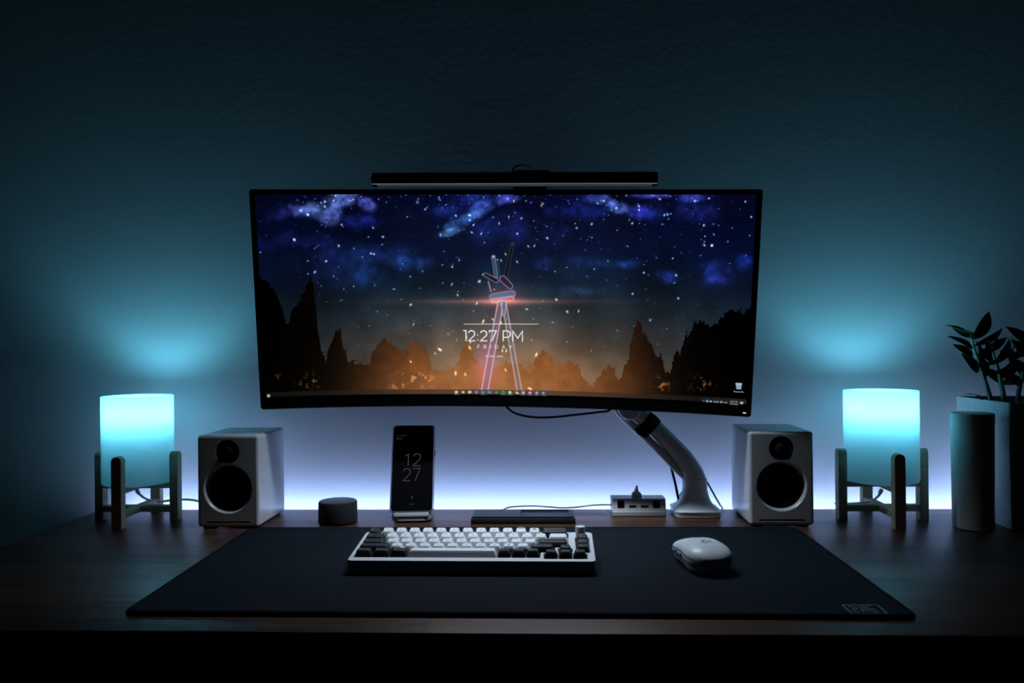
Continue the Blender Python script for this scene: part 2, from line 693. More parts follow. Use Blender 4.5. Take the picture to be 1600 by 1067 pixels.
# ------------------------------------------------------------------ desk mat
MC = [(-0.4793, 0.8903), (0.3927, 0.8903), (0.3896, 1.3110), (-0.4890, 1.3065)]
MR = [0.010, 0.010, 0.022, 0.030]


def mat_outline(d=0.0):
    pts = []
    for i in range(4):
        p0, p1, p2 = Vector(MC[i - 1]), Vector(MC[i]), Vector(MC[(i + 1) % 4])
        a, b = (p0 - p1).normalized(), (p2 - p1).normalized()
        r = MR[i]
        for k in range(9):
            t = k / 8
            q = p1 + a * r * (1 - t) ** 2 + b * r * t ** 2
            pts.append(q)
    c = Vector((-0.0465, 1.10))
    out = []
    n = len(pts)
    for i in range(n):
        t = (pts[(i + 1) % n] - pts[i - 1]).normalized()
        out.append((pts[i].x - t.y * d - c.x, pts[i].y + t.x * d - c.y))
    return out


dm = thing('desk_mat', 'large black cloth desk mat under the keyboard and mouse', 'desk mat', (-0.0465, 1.10, DESK))
bm = bmesh.new()
add_prism(bm, mat_outline(0.003), 0.0002, 0.0048)
obj('cloth', bm, M['mat_cloth'], dm)
edge = [(x, y, 0.0029) for x, y in mat_outline(0.0027)]
bm = bmesh.new()
rings = []
n = len(edge)
for i in range(n):
    t = (Vector(edge[(i + 1) % n]) - Vector(edge[i - 1])).normalized()
    nn = Vector((-t.y, t.x, 0))
    rings.append([Vector(edge[i]) + nn * (0.0029 * math.cos(a)) + Vector((0, 0, 0.0028 * math.sin(a))) for a in [2 * PI * k / 8 for k in range(8)]])
rings.append(rings[0])
vr = [[bm.verts.new(p) for p in r] for r in rings[:-1]]
for i in range(n):
    a, b = vr[i], vr[(i + 1) % n]
    for k in range(8):
        bm.faces.new((a[k], a[(k + 1) % 8], b[(k + 1) % 8], b[k]))
obj('stitched_edge', bm, M['stitch'], dm)
# corner mark: a frame with two rows of block glyphs
bm = bmesh.new()
ox, oy = 0.3435 + 0.0465, 0.9100 - 1.10
lw, lh = 0.038, 0.030


def lg(x, y):
    return (ox + x, oy + y, 0.0050)


for a, b in (((-lw / 2, -lh / 2), (lw / 2, -lh / 2)), ((lw / 2, -lh / 2), (lw / 2, lh / 2)), ((lw / 2, lh / 2), (-lw / 2, lh / 2)), ((-lw / 2, lh / 2), (-lw / 2, -lh / 2))):
    add_stroke(bm, [a, b], 0.0022, lg)
G = [[(0, 1), (1, 1), (0, 1)], ]
gly = [[[(1, 1), (0, 1), (0, .5), (1, .5), (1, 0), (0, 0)]], [[(0, 1), (1, 1), (1, 0), (0, 0)], [(0, .5), (1, .5)]],
       [[(1, 1), (0, 1), (0, 0), (1, 0)]], [[(0, 1), (0, 0)], [(0, 1), (1, 1), (1, .5), (0, .5)]]]
for row in range(2):
    for c in range(3):
        for st in gly[(row * 2 + c) % 4]:
            add_stroke(bm, [(-0.0135 + c * 0.0092 + p[0] * 0.0062, 0.0018 - row * 0.0115 + p[1] * 0.0082) for p in st], 0.0014, lg)
obj('logo', bm, M['logo_grey'], dm)
MATZ = DESK + 0.0050

# ------------------------------------------------------------------ keyboard
U = 0.0187
KW, KD = 0.3205, 0.112
kb = thing('keyboard', 'compact white mechanical keyboard with white and black keycaps and a silver knob', 'keyboard',
           (-0.2632 + KW / 2, 1.0375, MATZ), (0, 0, math.radians(-0.4)))
ZF, ZB = 0.0180, 0.0292
SL = (ZB - ZF) / KD


def ktop(y):
    return ZF + SL * y


ol = rrect(KW / 2, KD / 2, 0.006, 6, 0, KD / 2)
rings = []
for d, kind in ((0.002, 'b'), (0.0, 'b1'), (0, 't1'), (0.0006, 't2'), (0.0016, 't')):
    o2 = rrect(KW / 2 - d, KD / 2 - d, 0.006 - d, 6, 0, KD / 2)
    rings.append([(x, y, {'b': 0.0012, 'b1': 0.0035, 't1': ktop(y) - 0.0014, 't2': ktop(y) - 0.0004, 't': ktop(y)}[kind]) for x, y in o2])
bm = add_loft(bmesh.new(), rings)
case = obj('case', bm, M['case_white'], kb)
KX0 = -KW / 2 + 0.0063
KYT = KD - 0.0068      # rear edge of the first row


def well(pts):
    """a carving tool under an outline given in key units"""
    b = bmesh.new()
    lo = [(KX0 + a * U, KYT - c * U) for a, c in pts]
    add_loft(b, [[(x, y, ktop(y) - .0045) for x, y in lo], [(x, y, ktop(y) + .01) for x, y in lo]])
    return b


cut(case, [well([(-.03, -.03), (15.03, -.03), (15.03, 3.02), (14.03, 3.02), (14.03, 4.02), (13.03, 4.02), (13.03, 5.03), (-.03, 5.03)]),
           well([(15.47, .97), (16.53, .97), (16.53, 4.03), (15.47, 4.03)]),
           well([(13.22, 4.17), (14.22, 4.17), (14.22, 3.17), (15.28, 3.17), (15.28, 4.17), (16.28, 4.17), (16.28, 5.23), (13.22, 5.23)])])
for x in (-.13, .13):
    for y in (0.012, KD - .012):
        obj('foot', lathe([(0, 0), (.005, 0), (.005, .0016), (0, .0016)], 20, (x, y, 0)), M['rubber'], kb)


def keycap(x, y, wu, row, dark, legend=None):
    """x, y: left and rear edges of the key's cell"""
    g = 0.00045
    w0, d0 = wu * U / 2 - g, U / 2 - g
    h = [0.0100, 0.0088, 0.0082, 0.0086, 0.0090][row]
    tilt = [0.10, 0.04, -0.01, -0.08, -0.10][row]
    cxk, cyk = x + wu * U / 2, y - U / 2
    tw, td = w0 - 0.0028, d0 - 0.0026
    oyk = 0.0007
    rings = []

    def P(px, py, z):
        return (cxk + px, cyk + py, ktop(cyk) + SL * py - 0.0018 + z)
    for f, z, r in ((0, 0, .0008), (0.5, h * .5, .0012), (0.93, h * .93, .0018), (1.0, h, .0017)):
        hw_ = w0 + (tw - w0) * f
        hd_ = d0 + (td - d0) * f
        if z == h:
            hw_ -= .0004
            hd_ -= .0004
        rings.append([P(a, b + oyk * f, z + tilt * b * f) for a, b in rrect(hw_, hd_, r, 3)])
    # dished top
    for f, dz in ((0.75, -.00022), (0.4, -.0004), (0.12, -.00046)):
        rings.append([P(a, b + oyk, h + tilt * b + dz) for a, b in rrect((tw - .0004) * f, (td - .0004) * f, .0017 * f, 3)])
    bm = add_loft(bmesh.new(), rings)
    if legend:
        if dark:
            add_text(bm, legend, lambda a, b: P(-tw + .0034 + a, b + .0006, h + tilt * b - .0001), height=.0017, mi=1)
        else:
            add_text(bm, legend, lambda a, b: P(a, b - .0010, h + tilt * b + .0001), height=.0034, mi=1)
    return obj('keycap', bm, [M['cap_black'], M['legend_white']] if dark else [M['cap_white'], M['legend_dark']], kb, angle=50)


rows = [
    [(1, 1, 'Esc')] + [(1, 0, c) for c in '1234567890-='] + [(2, 1, 'Back')],
    [(1.5, 1, 'Tab')] + [(1, 0, c) for c in 'QWERTYUIOP[]'] + [(1.5, 0, '\\')],
    [(1.75, 1, 'Caps')] + [(1, 0, c) for c in "ASDFGHJKL;'"] + [(2.25, 1, 'Enter')],
    [(2.25, 1, 'Shift')] + [(1, 0, c) for c in 'ZXCVBNM,./'] + [(1.75, 1, 'Shift')],
    [(1.25, 1, 'Ctrl'), (1.25, 1, 'Win'), (1.25, 1, 'Alt'), (6.25, 0, None), (1, 1, 'Alt'), (1, 1, 'Fn'), (1, 1, 'Ctrl')],
]
for r, row in enumerate(rows):
    x = KX0
    for wu, dk, lg_ in row:
        keycap(x, KYT - r * U, wu, r, dk, lg_)
        x += wu * U
for r, lg_ in ((1, 'Del'), (2, 'Up'), (3, 'Dn')):
    keycap(KX0 + 15.5 * U, KYT - r * U, 1, r, 1, lg_)
keycap(KX0 + 14.25 * U, KYT - 3.2 * U, 1, 3, 1, '^')
for i, lg_ in enumerate('<v>'):
    keycap(KX0 + (13.25 + i) * U, KYT - 4.2 * U, 1, 4, 1, lg_)
kx, ky = KX0 + 15.9 * U, KYT - 0.55 * U
obj('knob', lathe([(0, -.001), (.0066, -.001), (.0068, .001), (.0068, .0118), (.0064, .0126), (0, .0127)], 40, (kx, ky, ktop(ky) + .001)), M['mouse'], kb)

# ------------------------------------------------------------------ mouse
ms = thing('computer_mouse', 'white wireless computer mouse with a G emblem, on the desk mat right of the keyboard', 'mouse',
           (0.1985, 1.0860, MATZ), (0, 0, math.radians(9)))
ML, MW, MH = 0.114, 0.062, 0.0362


def mprof(t):
    """t: 0 palm end .. 1 nose; half width, top height, bottom height"""
    y = (t - 0.5) * ML
    e = max(0.0, 1 - abs(2 * t - 1) ** 3.2) ** 0.42
    wdt = MW / 2 * e * (1.0 - 0.09 * math.exp(-((t - .52) / .2) ** 2) + 0.03 * math.exp(-((t - .2) / .2) ** 2))
    hh = MH * (1 - 1.05 * (t - .40) ** 2 * (1.25 if t < .40 else 1.5))
    hh = 0.0152 + (hh - 0.0152) * max(0.0, 1 - abs(2 * t - 1) ** 6) ** 0.42
    return y, wdt, hh


def mouse_point(t, q, off=0.0):
    """q: -1..1 across the top shell"""
    y, wdt, hh = mprof(t)
    a = q * PI / 2
    s, c = math.sin(a), math.cos(a)
    x = (wdt + off) * math.copysign(abs(s) ** 0.75, s)
    z = 0.0150 + (hh + off - 0.0150) * abs(c) ** 0.62
    return Vector((x, y, z))


def mouse_shell():
    bm = bmesh.new()
    NT, NQ = 40, 24
    rings = []
    for i in range(NT + 1):
        t = 0.0003 + 0.9994 * (0.5 - 0.5 * math.cos(PI * i / NT))
        y, wdt, hh = mprof(t)
        ring = [mouse_point(t, -1 + 2 * k / NQ) for k in range(NQ + 1)]
        # side walls tuck in beneath
        for k in range(1, 6):
            f = k / 5
            ring.append(Vector((wdt * (1 - .16 * f), y * (1 - .05 * f), 0.0150 * (1 - f) + .0006)))
        for k in range(4, 0, -1):
            f = k / 5
            ring.append(Vector((-wdt * (1 - .16 * f), y * (1 - .05 * f), 0.0150 * (1 - f) + .0006)))
        rings.append(ring)
    add_loft(bm, rings)
    return bm


body = obj('body', mouse_shell(), M['mouse'], ms, angle=60)
# seam between shell and sides, the split between the two buttons
for s in (-1, 1):
    pts = [mouse_point(0.10 + 0.85 * k / 14, s * 0.93, 0.00012) for k in range(15)]
    obj('shell_seam', tube(pts, 0.00035, 6, 3), M['black_matte'], ms)
pts = [mouse_point(0.56 + 0.42 * k / 8, 0.0, 0.0001) for k in range(9)]
obj('button_gap', tube(pts, 0.0004, 6, 3), M['black_matte'], ms)
p = mouse_point(0.82, 0, 0)
obj('scroll_wheel', lathe([(0, -.0035), (.0085, -.0035), (.0095, -.002), (.0095, .002), (.0085, .0035), (0, .0035)], 28, (0, p.y, p.z - .0065), 'X'), M['rubber'], ms)
for k in (0.45, 0.62):
    a, b = mouse_point(k, -.98, .0008), mouse_point(k + .13, -.98, .0008)
    obj('side_button', tube([a - Vector((0, 0, .001)), (a + b) / 2 - Vector((0, 0, .001)), b - Vector((0, 0, .001))], 0.0018, 8, 4), M['plate'], ms)
bm = bmesh.new()
# emblem: an open round G with a tail
cg = (0.0, 0.30)


def onm(x, y):
    t = 0.33 + y / ML
    yy, wdt, hh = mprof(t)
    q = math.asin(min(1, (abs(x) / wdt)) ** (1 / .75)) / (PI / 2) * (1 if x >= 0 else -1)
    return mouse_point(t, q, 0.00025)


arc = [(0.0052 * math.cos(math.radians(a)), 0.0052 * math.sin(math.radians(a))) for a in range(75, 271, 15)]
add_stroke(bm, arc, .0022, onm)
add_stroke(bm, [(0.0006, 0.0004), (0.0052, 0.0004), (0.0052, -0.0036)], .0022, onm)
obj('logo', bm, M['mouse_logo'], ms)

# ------------------------------------------------------------------ monitor
RC = 1.9
MPOS = Vector((-0.0743, 1.3488, 1.1118))
MROT = (0.1757, 0.0210, -0.0143)
mon = thing('monitor', 'black curved ultrawide monitor showing a night sky over an orange glow', 'monitor', MPOS, MROT, mode='YXZ')
PW, PH = 0.4075, 0.1815


def cyl(u, v, wd):
    """u across, v up, wd behind the glass"""
    a = u / RC
    return ((RC + wd) * math.sin(a), -(RC - (RC + wd) * math.cos(a)), v)


def dense(outline, step=0.02):
    out = []
    n = len(outline)
    for i in range(n):
        a, b = outline[i], outline[(i + 1) % n]
        k = max(1, int(math.hypot(b[0] - a[0], b[1] - a[1]) / step))
        for j in range(k):
            out.append((a[0] + (b[0] - a[0]) * j / k, a[1] + (b[1] - a[1]) * j / k))
    return out


def strips(u0, u1, v0, v1, wd, nu=40):
    bm = bmesh.new()
    lo = [bm.verts.new(cyl(u0 + (u1 - u0) * i / nu, v0, wd)) for i in range(nu + 1)]
    hi = [bm.verts.new(cyl(u0 + (u1 - u0) * i / nu, v1, wd)) for i in range(nu + 1)]
    for i in range(nu):
        bm.faces.new((lo[i], lo[i + 1], hi[i + 1], hi[i]))
    return bm


def curved_slab(hw_, hh_, r, w0, w1, bulge=0.0, name='x', inset=0.0):
    """a bent slab built as a grid so that its faces follow the curve"""
    bm = bmesh.new()
    NU, NV = 48, 20
    us = [-1 + 2 * i / NU for i in range(NU + 1)]
    vs_ = [-1 + 2 * j / NV for j in range(NV + 1)]

    def rr(a, b):
        # pull grid corners in to round them
        x, y = a * hw_, b * hh_
        ax, ay = abs(x) - (hw_ - r), abs(y) - (hh_ - r)
        if ax > 0 and ay > 0:
            l = math.hypot(ax, ay)
            mx = max(ax, ay)
            k = mx / l
            x = math.copysign(hw_ - r + ax * k, x)
            y = math.copysign(hh_ - r + ay * k, y)
        return x, y
    # denser columns near the corners
    us = sorted(set([round(u, 5) for u in us] + [round(s * (1 - r / hw_ * f), 5) for s in (-1, 1) for f in (0, .25, .5, .75, 1)]))
    vs_ = sorted(set([round(u, 5) for u in vs_] + [round(s * (1 - r / hh_ * f), 5) for s in (-1, 1) for f in (0, .25, .5, .75, 1)]))
    fr, bk = {}, {}
    for i, a in enumerate(us):
        for j, b in enumerate(vs_):
            x, y = rr(a, b)
            fr[i, j] = bm.verts.new(cyl(x, y, w0))
            e = max(abs(a), abs(b))
            z = w1
            if bulge:
                fa = max(0, 1 - abs(a) ** 2.2) * max(0, 1 - abs(b) ** 2.2)
                z = w1 + bulge * min(1, fa * 1.6)
            bk[i, j] = bm.verts.new(cyl(x * (1 - inset), y * (1 - inset), z))
    nu, nv = len(us), len(vs_)
    for i in range(nu - 1):
        for j in range(nv - 1):
            bm.faces.new((fr[i, j], fr[i + 1, j], fr[i + 1, j + 1], fr[i, j + 1]))
            bm.faces.new((bk[i, j], bk[i, j + 1], bk[i + 1, j + 1], bk[i + 1, j]))
    for i in range(nu - 1):
        bm.faces.new((fr[i, 0], bk[i, 0], bk[i + 1, 0], fr[i + 1, 0]))
        bm.faces.new((fr[i, nv - 1], fr[i + 1, nv - 1], bk[i + 1, nv - 1], bk[i, nv - 1]))
    for j in range(nv - 1):
        bm.faces.new((fr[0, j], fr[0, j + 1], bk[0, j + 1], bk[0, j]))
        bm.faces.new((fr[nu - 1, j], bk[nu - 1, j], bk[nu - 1, j + 1], fr[nu - 1, j + 1]))
    return bm


obj('bezel', curved_slab(PW, PH, 0.005, 0.0, 0.010), M['bezel'], mon)
obj('rear_housing', curved_slab(PW - .004, PH - .004, 0.01, 0.0101, 0.018, bulge=0.026, inset=.012), M['black_matte'], mon)

# --- the picture on the screen
SU, SV0, SV1 = 0.3985, -0.1612, 0.1733
FWD = [[786.589, 938.532, -1.016, 23.405, 124.588, -0.03, 142.337, 8.239, 16.331, 0.001],
       [469.599, 7.295, -934.676, 31.052, -38.939, -122.487, 2.28, -182.04, -10.351, -15.933]]
INV = [[0.003591, 0.42534, -0.000256, -0.004481, 0.022209, -2.6e-05, -0.010887, -0.000483, 0.001216, -2e-06],
       [0.010235, 0.003219, -0.426657, 0.005406, 0.007729, -0.022542, -0.000215, 0.014916, 0.000839, -0.001106]]


def poly(c, a, b):
    return (c[0] + c[1] * a + c[2] * b + c[3] * a * a + c[4] * a * b + c[5] * b * b + c[6] * a ** 3 + c[7] * a * a * b + c[8] * a * b * b + c[9] * b ** 3)


def lay(px, py):
    """wallpaper layout units to the screen's own u, v"""
    a, b = (px - 790) / 400, (py - 460) / 400
    return poly(INV[0], a, b), poly(INV[1], a, b)


def wallpaper(NU, NV):
    rg = np.random.RandomState(11)
    u = np.linspace(-SU, SU, NU)
    v = np.linspace(SV0, SV1, NV)
    Ug, Vg = np.meshgrid(u, v)
    X = poly(FWD[0], Ug, Vg)
    Y = poly(FWD[1], Ug, Vg)

    def vnoise(x, y, seed):
        r2 = np.random.RandomState(seed).rand(64, 64)
        xi, yi = np.floor(x).astype(int), np.floor(y).astype(int)
        fx, fy = x - xi, y - yi
        fx, fy = fx * fx * (3 - 2 * fx), fy * fy * (3 - 2 * fy)
        g = lambda i, j: r2[j % 64, i % 64]
        return (g(xi, yi) * (1 - fx) + g(xi + 1, yi) * fx) * (1 - fy) + (g(xi, yi + 1) * (1 - fx) + g(xi + 1, yi + 1) * fx) * fy

    def fbm(sc, seed, oct=5, sy=1.0):
        s, a, t = 0, 1, 0
        for k in range(oct):
            s = s + a * vnoise(X / sc * 2 ** k + 17 * k, Y / (sc * sy) * 2 ** k + 31 * k, seed + k)
            t += a
            a *= .5
        return s / t

    def sm(x, a, b):
        t = np.clip((x - a) / (b - a), 0, 1)
        return t * t * (3 - 2 * t)
    img = np.zeros((NV, NU, 3))
    ys = [300, 350, 400, 440, 480, 520, 560, 612]
    cc = np.array([(5, 9, 40), (5, 11, 40), (9, 20, 46), (18, 32, 48), (44, 52, 58), (78, 76, 73), (104, 92, 80), (115, 92, 72)], float)
    cs = np.array([(3, 5, 24), (2, 7, 30), (3, 10, 36), (5, 13, 32), (8, 20, 32), (14, 26, 38), (22, 30, 38), (18, 16, 14)], float)
    wx = np.exp(-((X - 795) / 265.0) ** 2)
    for k in range(3):
        a = np.interp(Y, ys, cc[:, k])
        b = np.interp(Y, ys, cs[:, k])
        img[..., k] = a * wx + b * (1 - wx)
    n1 = fbm(60, 3)
    n2 = fbm(26, 9)
    img *= (0.55 + 0.9 * n1)[..., None]
    # cloud banks
    def cloud(cx, cy, rx, ry, ang, col, soft=1.0, seed=5, sc=22):
        a = math.radians(ang)
        dx, dy = X - cx, Y - cy
        xx, yy = dx * math.cos(a) + dy * math.sin(a), -dx * math.sin(a) + dy * math.cos(a)
        d = np.sqrt((xx / rx) ** 2 + (yy / ry) ** 2)
        nz = fbm(sc, seed)
        m_ = sm(1.25 - d + (nz - .5) * 1.5, 0.0, 0.9 * soft)
        tex = 0.15 + 1.6 * fbm(8, seed + 7)
        for k in range(3):
            img[..., k] += (col[k] * .72 + 7) * m_ * tex * (.55 + .9 * nz)
    cloud(478, 328, 32, 12, 0, (78, 92, 170), 1, 5)
    cloud(495, 330, 24, 11, 15, (30, 50, 60), 1, 6)
    cloud(530, 313, 34, 14, -20, (78, 98, 160), 1, 21)
    cloud(517, 336, 20, 14, -30, (70, 84, 150), 1, 22)
    cloud(576, 322, 17, 12, 10, (62, 66, 150), 1, 23)
    cloud(440, 335, 30, 14, 0, (10, 18, 70), 1.3, 24)
    cloud(560, 345, 40, 14, 0, (8, 14, 80), 1.4, 25)
    cloud(720, 347, 30, 9, -22, (34, 66, 104), 1, 26)
    cloud(704, 362, 20, 6, -12, (40, 62, 80), 1, 46)
    cloud(757, 322, 34, 12, -30, (40, 58, 112), 1, 27)
    cloud(795, 310, 34, 9, 0, (44, 48, 120), 1, 28)
    cloud(735, 315, 60, 22, -20, (10, 20, 70), 1.4, 47)
    cloud(938, 312, 30, 9, 10, (50, 70, 140), 1, 29)
    cloud(962, 322, 26, 11, 12, (60, 78, 150), 1, 30)
    cloud(1000, 333, 30, 12, 10, (20, 26, 110), 1.3, 31)
    cloud(1020, 304, 38, 6, 0, (50, 50, 130), 1, 32)
    cloud(1085, 308, 30, 10, 0, (36, 40, 120), 1.2, 33)
    cloud(900, 330, 50, 14, 0, (8, 14, 70), 1.3, 34)
    for (x, y, rx, ry, c, sd) in ((1118, 425, 34, 26, (10, 22, 90), 35), (1112, 437, 30, 9, (22, 20, 100), 36), (1162, 408, 13, 12, (8, 18, 90), 37),
                                  (1042, 432, 18, 10, (8, 20, 80), 38), (975, 412, 28, 9, (14, 28, 80), 39), (930, 410, 50, 12, (8, 18, 50), 48),
                                  (850, 410, 20, 16, (8, 18, 70), 40), (560, 430, 34, 24, (4, 24, 70), 41), (640, 410, 60, 12, (6, 22, 60), 42),
                                  (465, 378, 60, 14, (3, 8, 50), 43), (590, 400, 90, 20, (3, 12, 38), 49), (900, 455, 50, 12, (8, 18, 40), 44),
                                  (790, 360, 90, 24, (6, 14, 60), 45), (510, 400, 60, 40, (2, 6, 34), 51), (1070, 330, 60, 20, (4, 8, 44), 52)):
        cloud(x, y, rx, ry, 0, c, 1.5, sd, 30)
    # warm haze low in the middle
    hz = np.exp(-((X - 780) / 190.0) ** 2) * sm(Y, 470, 600)
    for k, c in enumerate((44, 20, 2)):
        img[..., k] += c * hz
    # trees
    tx = [(395, 425), (412, 436), (430, 455), (441, 480), (446, 505), (452, 502), (456, 482), (468, 470), (476, 455), (485, 433), (490, 450), (494, 482), (497, 515),
          (503, 555), (509, 563), (514, 545), (521, 527), (524, 514), (529, 510), (533, 514), (535, 540), (542, 556), (546, 569), (553, 565), (566, 567), (578, 568), (582, 550),
          (592, 538), (602, 532), (612, 535), (624, 546), (634, 545), (645, 535), (655, 540), (664, 543), (672, 556), (674, 577), (690, 581), (704, 580), (712, 572), (720, 552), (727, 536), (731, 532),
          (738, 550), (748, 570), (760, 582), (774, 578), (790, 566), (806, 562), (822, 574), (832, 572), (838, 556), (848, 549), (860, 556), (868, 574), (876, 570),
          (890, 566), (903, 570), (910, 584), (922, 600), (930, 596), (936, 588), (945, 578), (952, 570), (960, 578), (965, 594), (970, 590), (976, 570), (983, 556), (984, 535), (990, 522),
          (994, 505), (998, 499), (1003, 508), (1004, 518), (1012, 530), (1022, 545), (1024, 558), (1032, 552), (1036, 565), (1040, 580), (1046, 585), (1052, 562), (1062, 553), (1058, 545),
          (1066, 540), (1074, 530), (1074, 515), (1086, 502), (1096, 503), (1105, 508), (1122, 506), (1126, 496), (1140, 486), (1160, 484), (1190, 478)]
    tx = sorted(tx)
    ty = np.interp(X, [t[0] for t in tx], [t[1] for t in tx])
    jit = (fbm(3.2, 60, 2) - .5) * 13 + (fbm(9, 62, 2) - .5) * 9 + (fbm(22, 61, 2) - .5) * 7
    tm = sm(Y - ty - jit, -0.8, 0.8)
    g = np.exp(-((X - 775) / 160.0) ** 2)
    g2 = np.exp(-((X - 790) / 205.0) ** 4)
    low = sm(Y, 500, 612)
    tc = np.zeros_like(img)
    nt_ = 0.85 + 0.3 * fbm(14, 70)
    for k in range(3):
        cent = (176, 112, 62)[k]
        mid = (84, 44, 20)[k]
        tc[..., k] = (cent * g * (0.62 + 0.38 * low) + mid * g2 * (1 - g) * (0.7 + .5 * low)) * nt_
    img = img * (1 - tm[..., None]) + tc * tm[..., None]
    # mist at the feet of the trees
    ms_ = sm(Y, 560, 612) * g2 * 0.5
    for k, c in enumerate((118, 82, 56)):
        img[..., k] = img[..., k] * (1 - ms_ * .6) + c * ms_ * .6
    # leaves catching light
    for (cx_, cy_, rx, ry, br) in ((482, 597, 13, 12, 110), (430, 592, 9, 9, 60), (642, 588, 20, 9, 80), (665, 596, 14, 8, 60), (625, 604, 18, 5, 60), (1034, 601, 12, 11, 90), (1098, 600, 20, 11, 80)):
        dm_ = np.exp(-(((X - cx_) / rx) ** 2 + ((Y - cy_) / ry) ** 2))
        sp = sm(fbm(5, 80, 3), .56, .72)
        for k, c in enumerate((1.0, .68, .38)):
            img[..., k] += br * 1.3 * c * dm_ * sp
    # stars
    S = np.zeros_like(img)

    def dot(x, y, r, col, rx=1.0, ang=0.0):
        uu, vv = lay(x, y)
        ci = (uu + SU) / (2 * SU) * (NU - 1)
        cj = (vv - SV0) / (SV1 - SV0) * (NV - 1)
        R_ = int(6 + r * rx * 2)
        i0, i1 = max(0, int(ci) - R_), min(NU, int(ci) + R_ + 1)
        j0, j1 = max(0, int(cj) - R_), min(NV, int(cj) + R_ + 1)
        if i1 <= i0 or j1 <= j0:
            return
        dx, dy = X[j0:j1, i0:i1] - x, Y[j0:j1, i0:i1] - y
        a = math.radians(ang)
        xx, yy = dx * math.cos(a) + dy * math.sin(a), -dx * math.sin(a) + dy * math.cos(a)
        k_ = np.exp(-((xx / (r * rx)) ** 2 + (yy / r) ** 2))
        for k in range(3):
            S[j0:j1, i0:i1, k] += col[k] * k_
    for i in range(900):
        x = rg.uniform(402, 1178)
        y = 304 + 250 * rg.rand() ** 1.8
        if x < 455 and rg.rand() < .6:
            continue
        if x > 1120 and rg.rand() < .5:
            continue
        b = rg.rand() ** 3
        fade = 1 - sm(np.array(y), 430, 570) * .6
        c = [(150, 175, 230), (190, 215, 240), (110, 200, 220), (120, 120, 230)][rg.randint(4)]
        s = (0.16 + 0.95 * b) * float(fade)
        dot(x, y, .52 + .5 * b, [q * s for q in c], 1 + (rg.rand() < .15) * 1.2, rg.uniform(0, 180))
    bright = [(529, 384), (534, 351), (459, 374), (461, 375), (580, 396), (584, 397), (492, 425), (510, 408), (598, 370), (1043, 335), (1100, 352), (1112, 384), (1113, 383), (1101, 383),
              (1174, 339), (1108, 310), (1164, 315), (1086, 314), (1031, 311), (733, 336), (734, 344), (712, 337), (480, 335), (482, 336), (508, 315), (508, 323), (470, 329), (664, 327), (642, 476),
              (869, 468), (886, 487), (988, 459), (1060, 466), (1006, 426), (1056, 430), (999, 328), (998, 322), (944, 314), (963, 325), (988, 349), (901, 356), (925, 350), (1038, 336), (707, 417), (855, 372), (808, 365), (815, 341)]
    for (x, y) in bright:
        dot(x + rg.uniform(-.5, .5), y, 1.35, (190, 220, 250), 1 + .5 * rg.rand(), rg.uniform(0, 180))
    S *= (1 - .9 * tm)[..., None]
    sparks = [(737, 363, 40), (752, 365, 120), (706, 444, 110), (748, 440, 60), (715, 461, 55), (750, 439, 80), (745, 474, 110), (755, 502, 110), (770, 499, 60), (734, 543, 70), (687, 546, 40), (688, 546, 35), (712, 583, 90), (727, 585, 60), (642, 565, 60),
              (838, 554, 110), (790, 578, 60), (791, 548, 110), (828, 607, 30), (823, 483, 20), (904, 486, 100), (783, 407, 60), (790, 397, 70), (848, 318, 60), (780, 349, 80), (795, 339, 80), (803, 314, 100), (785, 548, 100), (729, 527, 100), (735, 534, 100), (783, 504, 70), (808, 409, 60), (835, 384, 110), (846, 321, 70)]
    for (x, y, a) in sparks:
        big = 1.35 if (x, y) in ((734, 543), (712, 583), (838, 554), (828, 607), (755, 502), (687, 546)) else .95
        dot(x, y, big, (225, 195, 130), 2.2, a)
    # the glowing crossed blades
    def seg(x0, y0, x1, y1, wd, fill, al, edge, ea, taper=1.0):
        dx, dy = x1 - x0, y1 - y0
        L2 = dx * dx + dy * dy
        t = np.clip(((X - x0) * dx + (Y - y0) * dy) / L2, 0, 1)
        d = np.hypot(X - x0 - t * dx, Y - y0 - t * dy)
        ww = wd * (1 + (taper - 1) * t)
        f_ = sm(ww - d, -.6, .6) * al
        e_ = np.exp(-((d - ww) / .75) ** 2) * ea
        for k in range(3):
            img[..., k] = img[..., k] * (1 - f_) + fill[k] * f_
            img[..., k] = img[..., k] * (1 - e_) + edge[k] * e_
    gl = (.55 * np.exp(-((Y - 471) / 5.0) ** 2) + .5 * np.exp(-np.abs(Y - 471) / 2.0)) * np.exp(-np.abs(X - 783) / 62)
    gl2 = np.exp(-(((X - 783) / 34) ** 2 + ((Y - 468) / 20) ** 2))
    for k in range(3):
        img[..., k] += (185, 96, 66)[k] * gl + (60, 24, 24)[k] * gl2
    gp = np.exp(-(((X - 760) / 16) ** 2 + ((Y - 570) / 40) ** 2))
    for k in range(3):
        img[..., k] += (40, 10, 40)[k] * gp
    seg(779, 446, 776, 408, 3.5, (36, 56, 84), .75, (70, 90, 120), .25)
    seg(800, 386, 790, 432, 2.4, (14, 14, 22), .95, (92, 70, 66), .5)
    dot(801, 381, 2.0, (50, 42, 40), 1.8, 0)
    seg(771, 402, 775, 432, 2.4, (60, 84, 112), .6, (190, 170, 180), .5)
    dot(771, 401, 2.6, (120, 90, 100))
    seg(758, 429, 775, 438, 2.6, (26, 18, 24), .8, (190, 160, 165), .6, 1.3)
    seg(763, 440, 767, 455, .4, (190, 160, 165), .5, (190, 150, 150), .7)
    seg(786, 436, 797, 447, 5, (40, 32, 48), .8, (190, 150, 190), .7, .8)
    seg(770, 464, 800, 459, 5.2, (92, 122, 160), .75, (230, 140, 150), .55)
    seg(770, 470, 800, 466, 3.2, (240, 150, 140), .35, (255, 180, 175), .7)
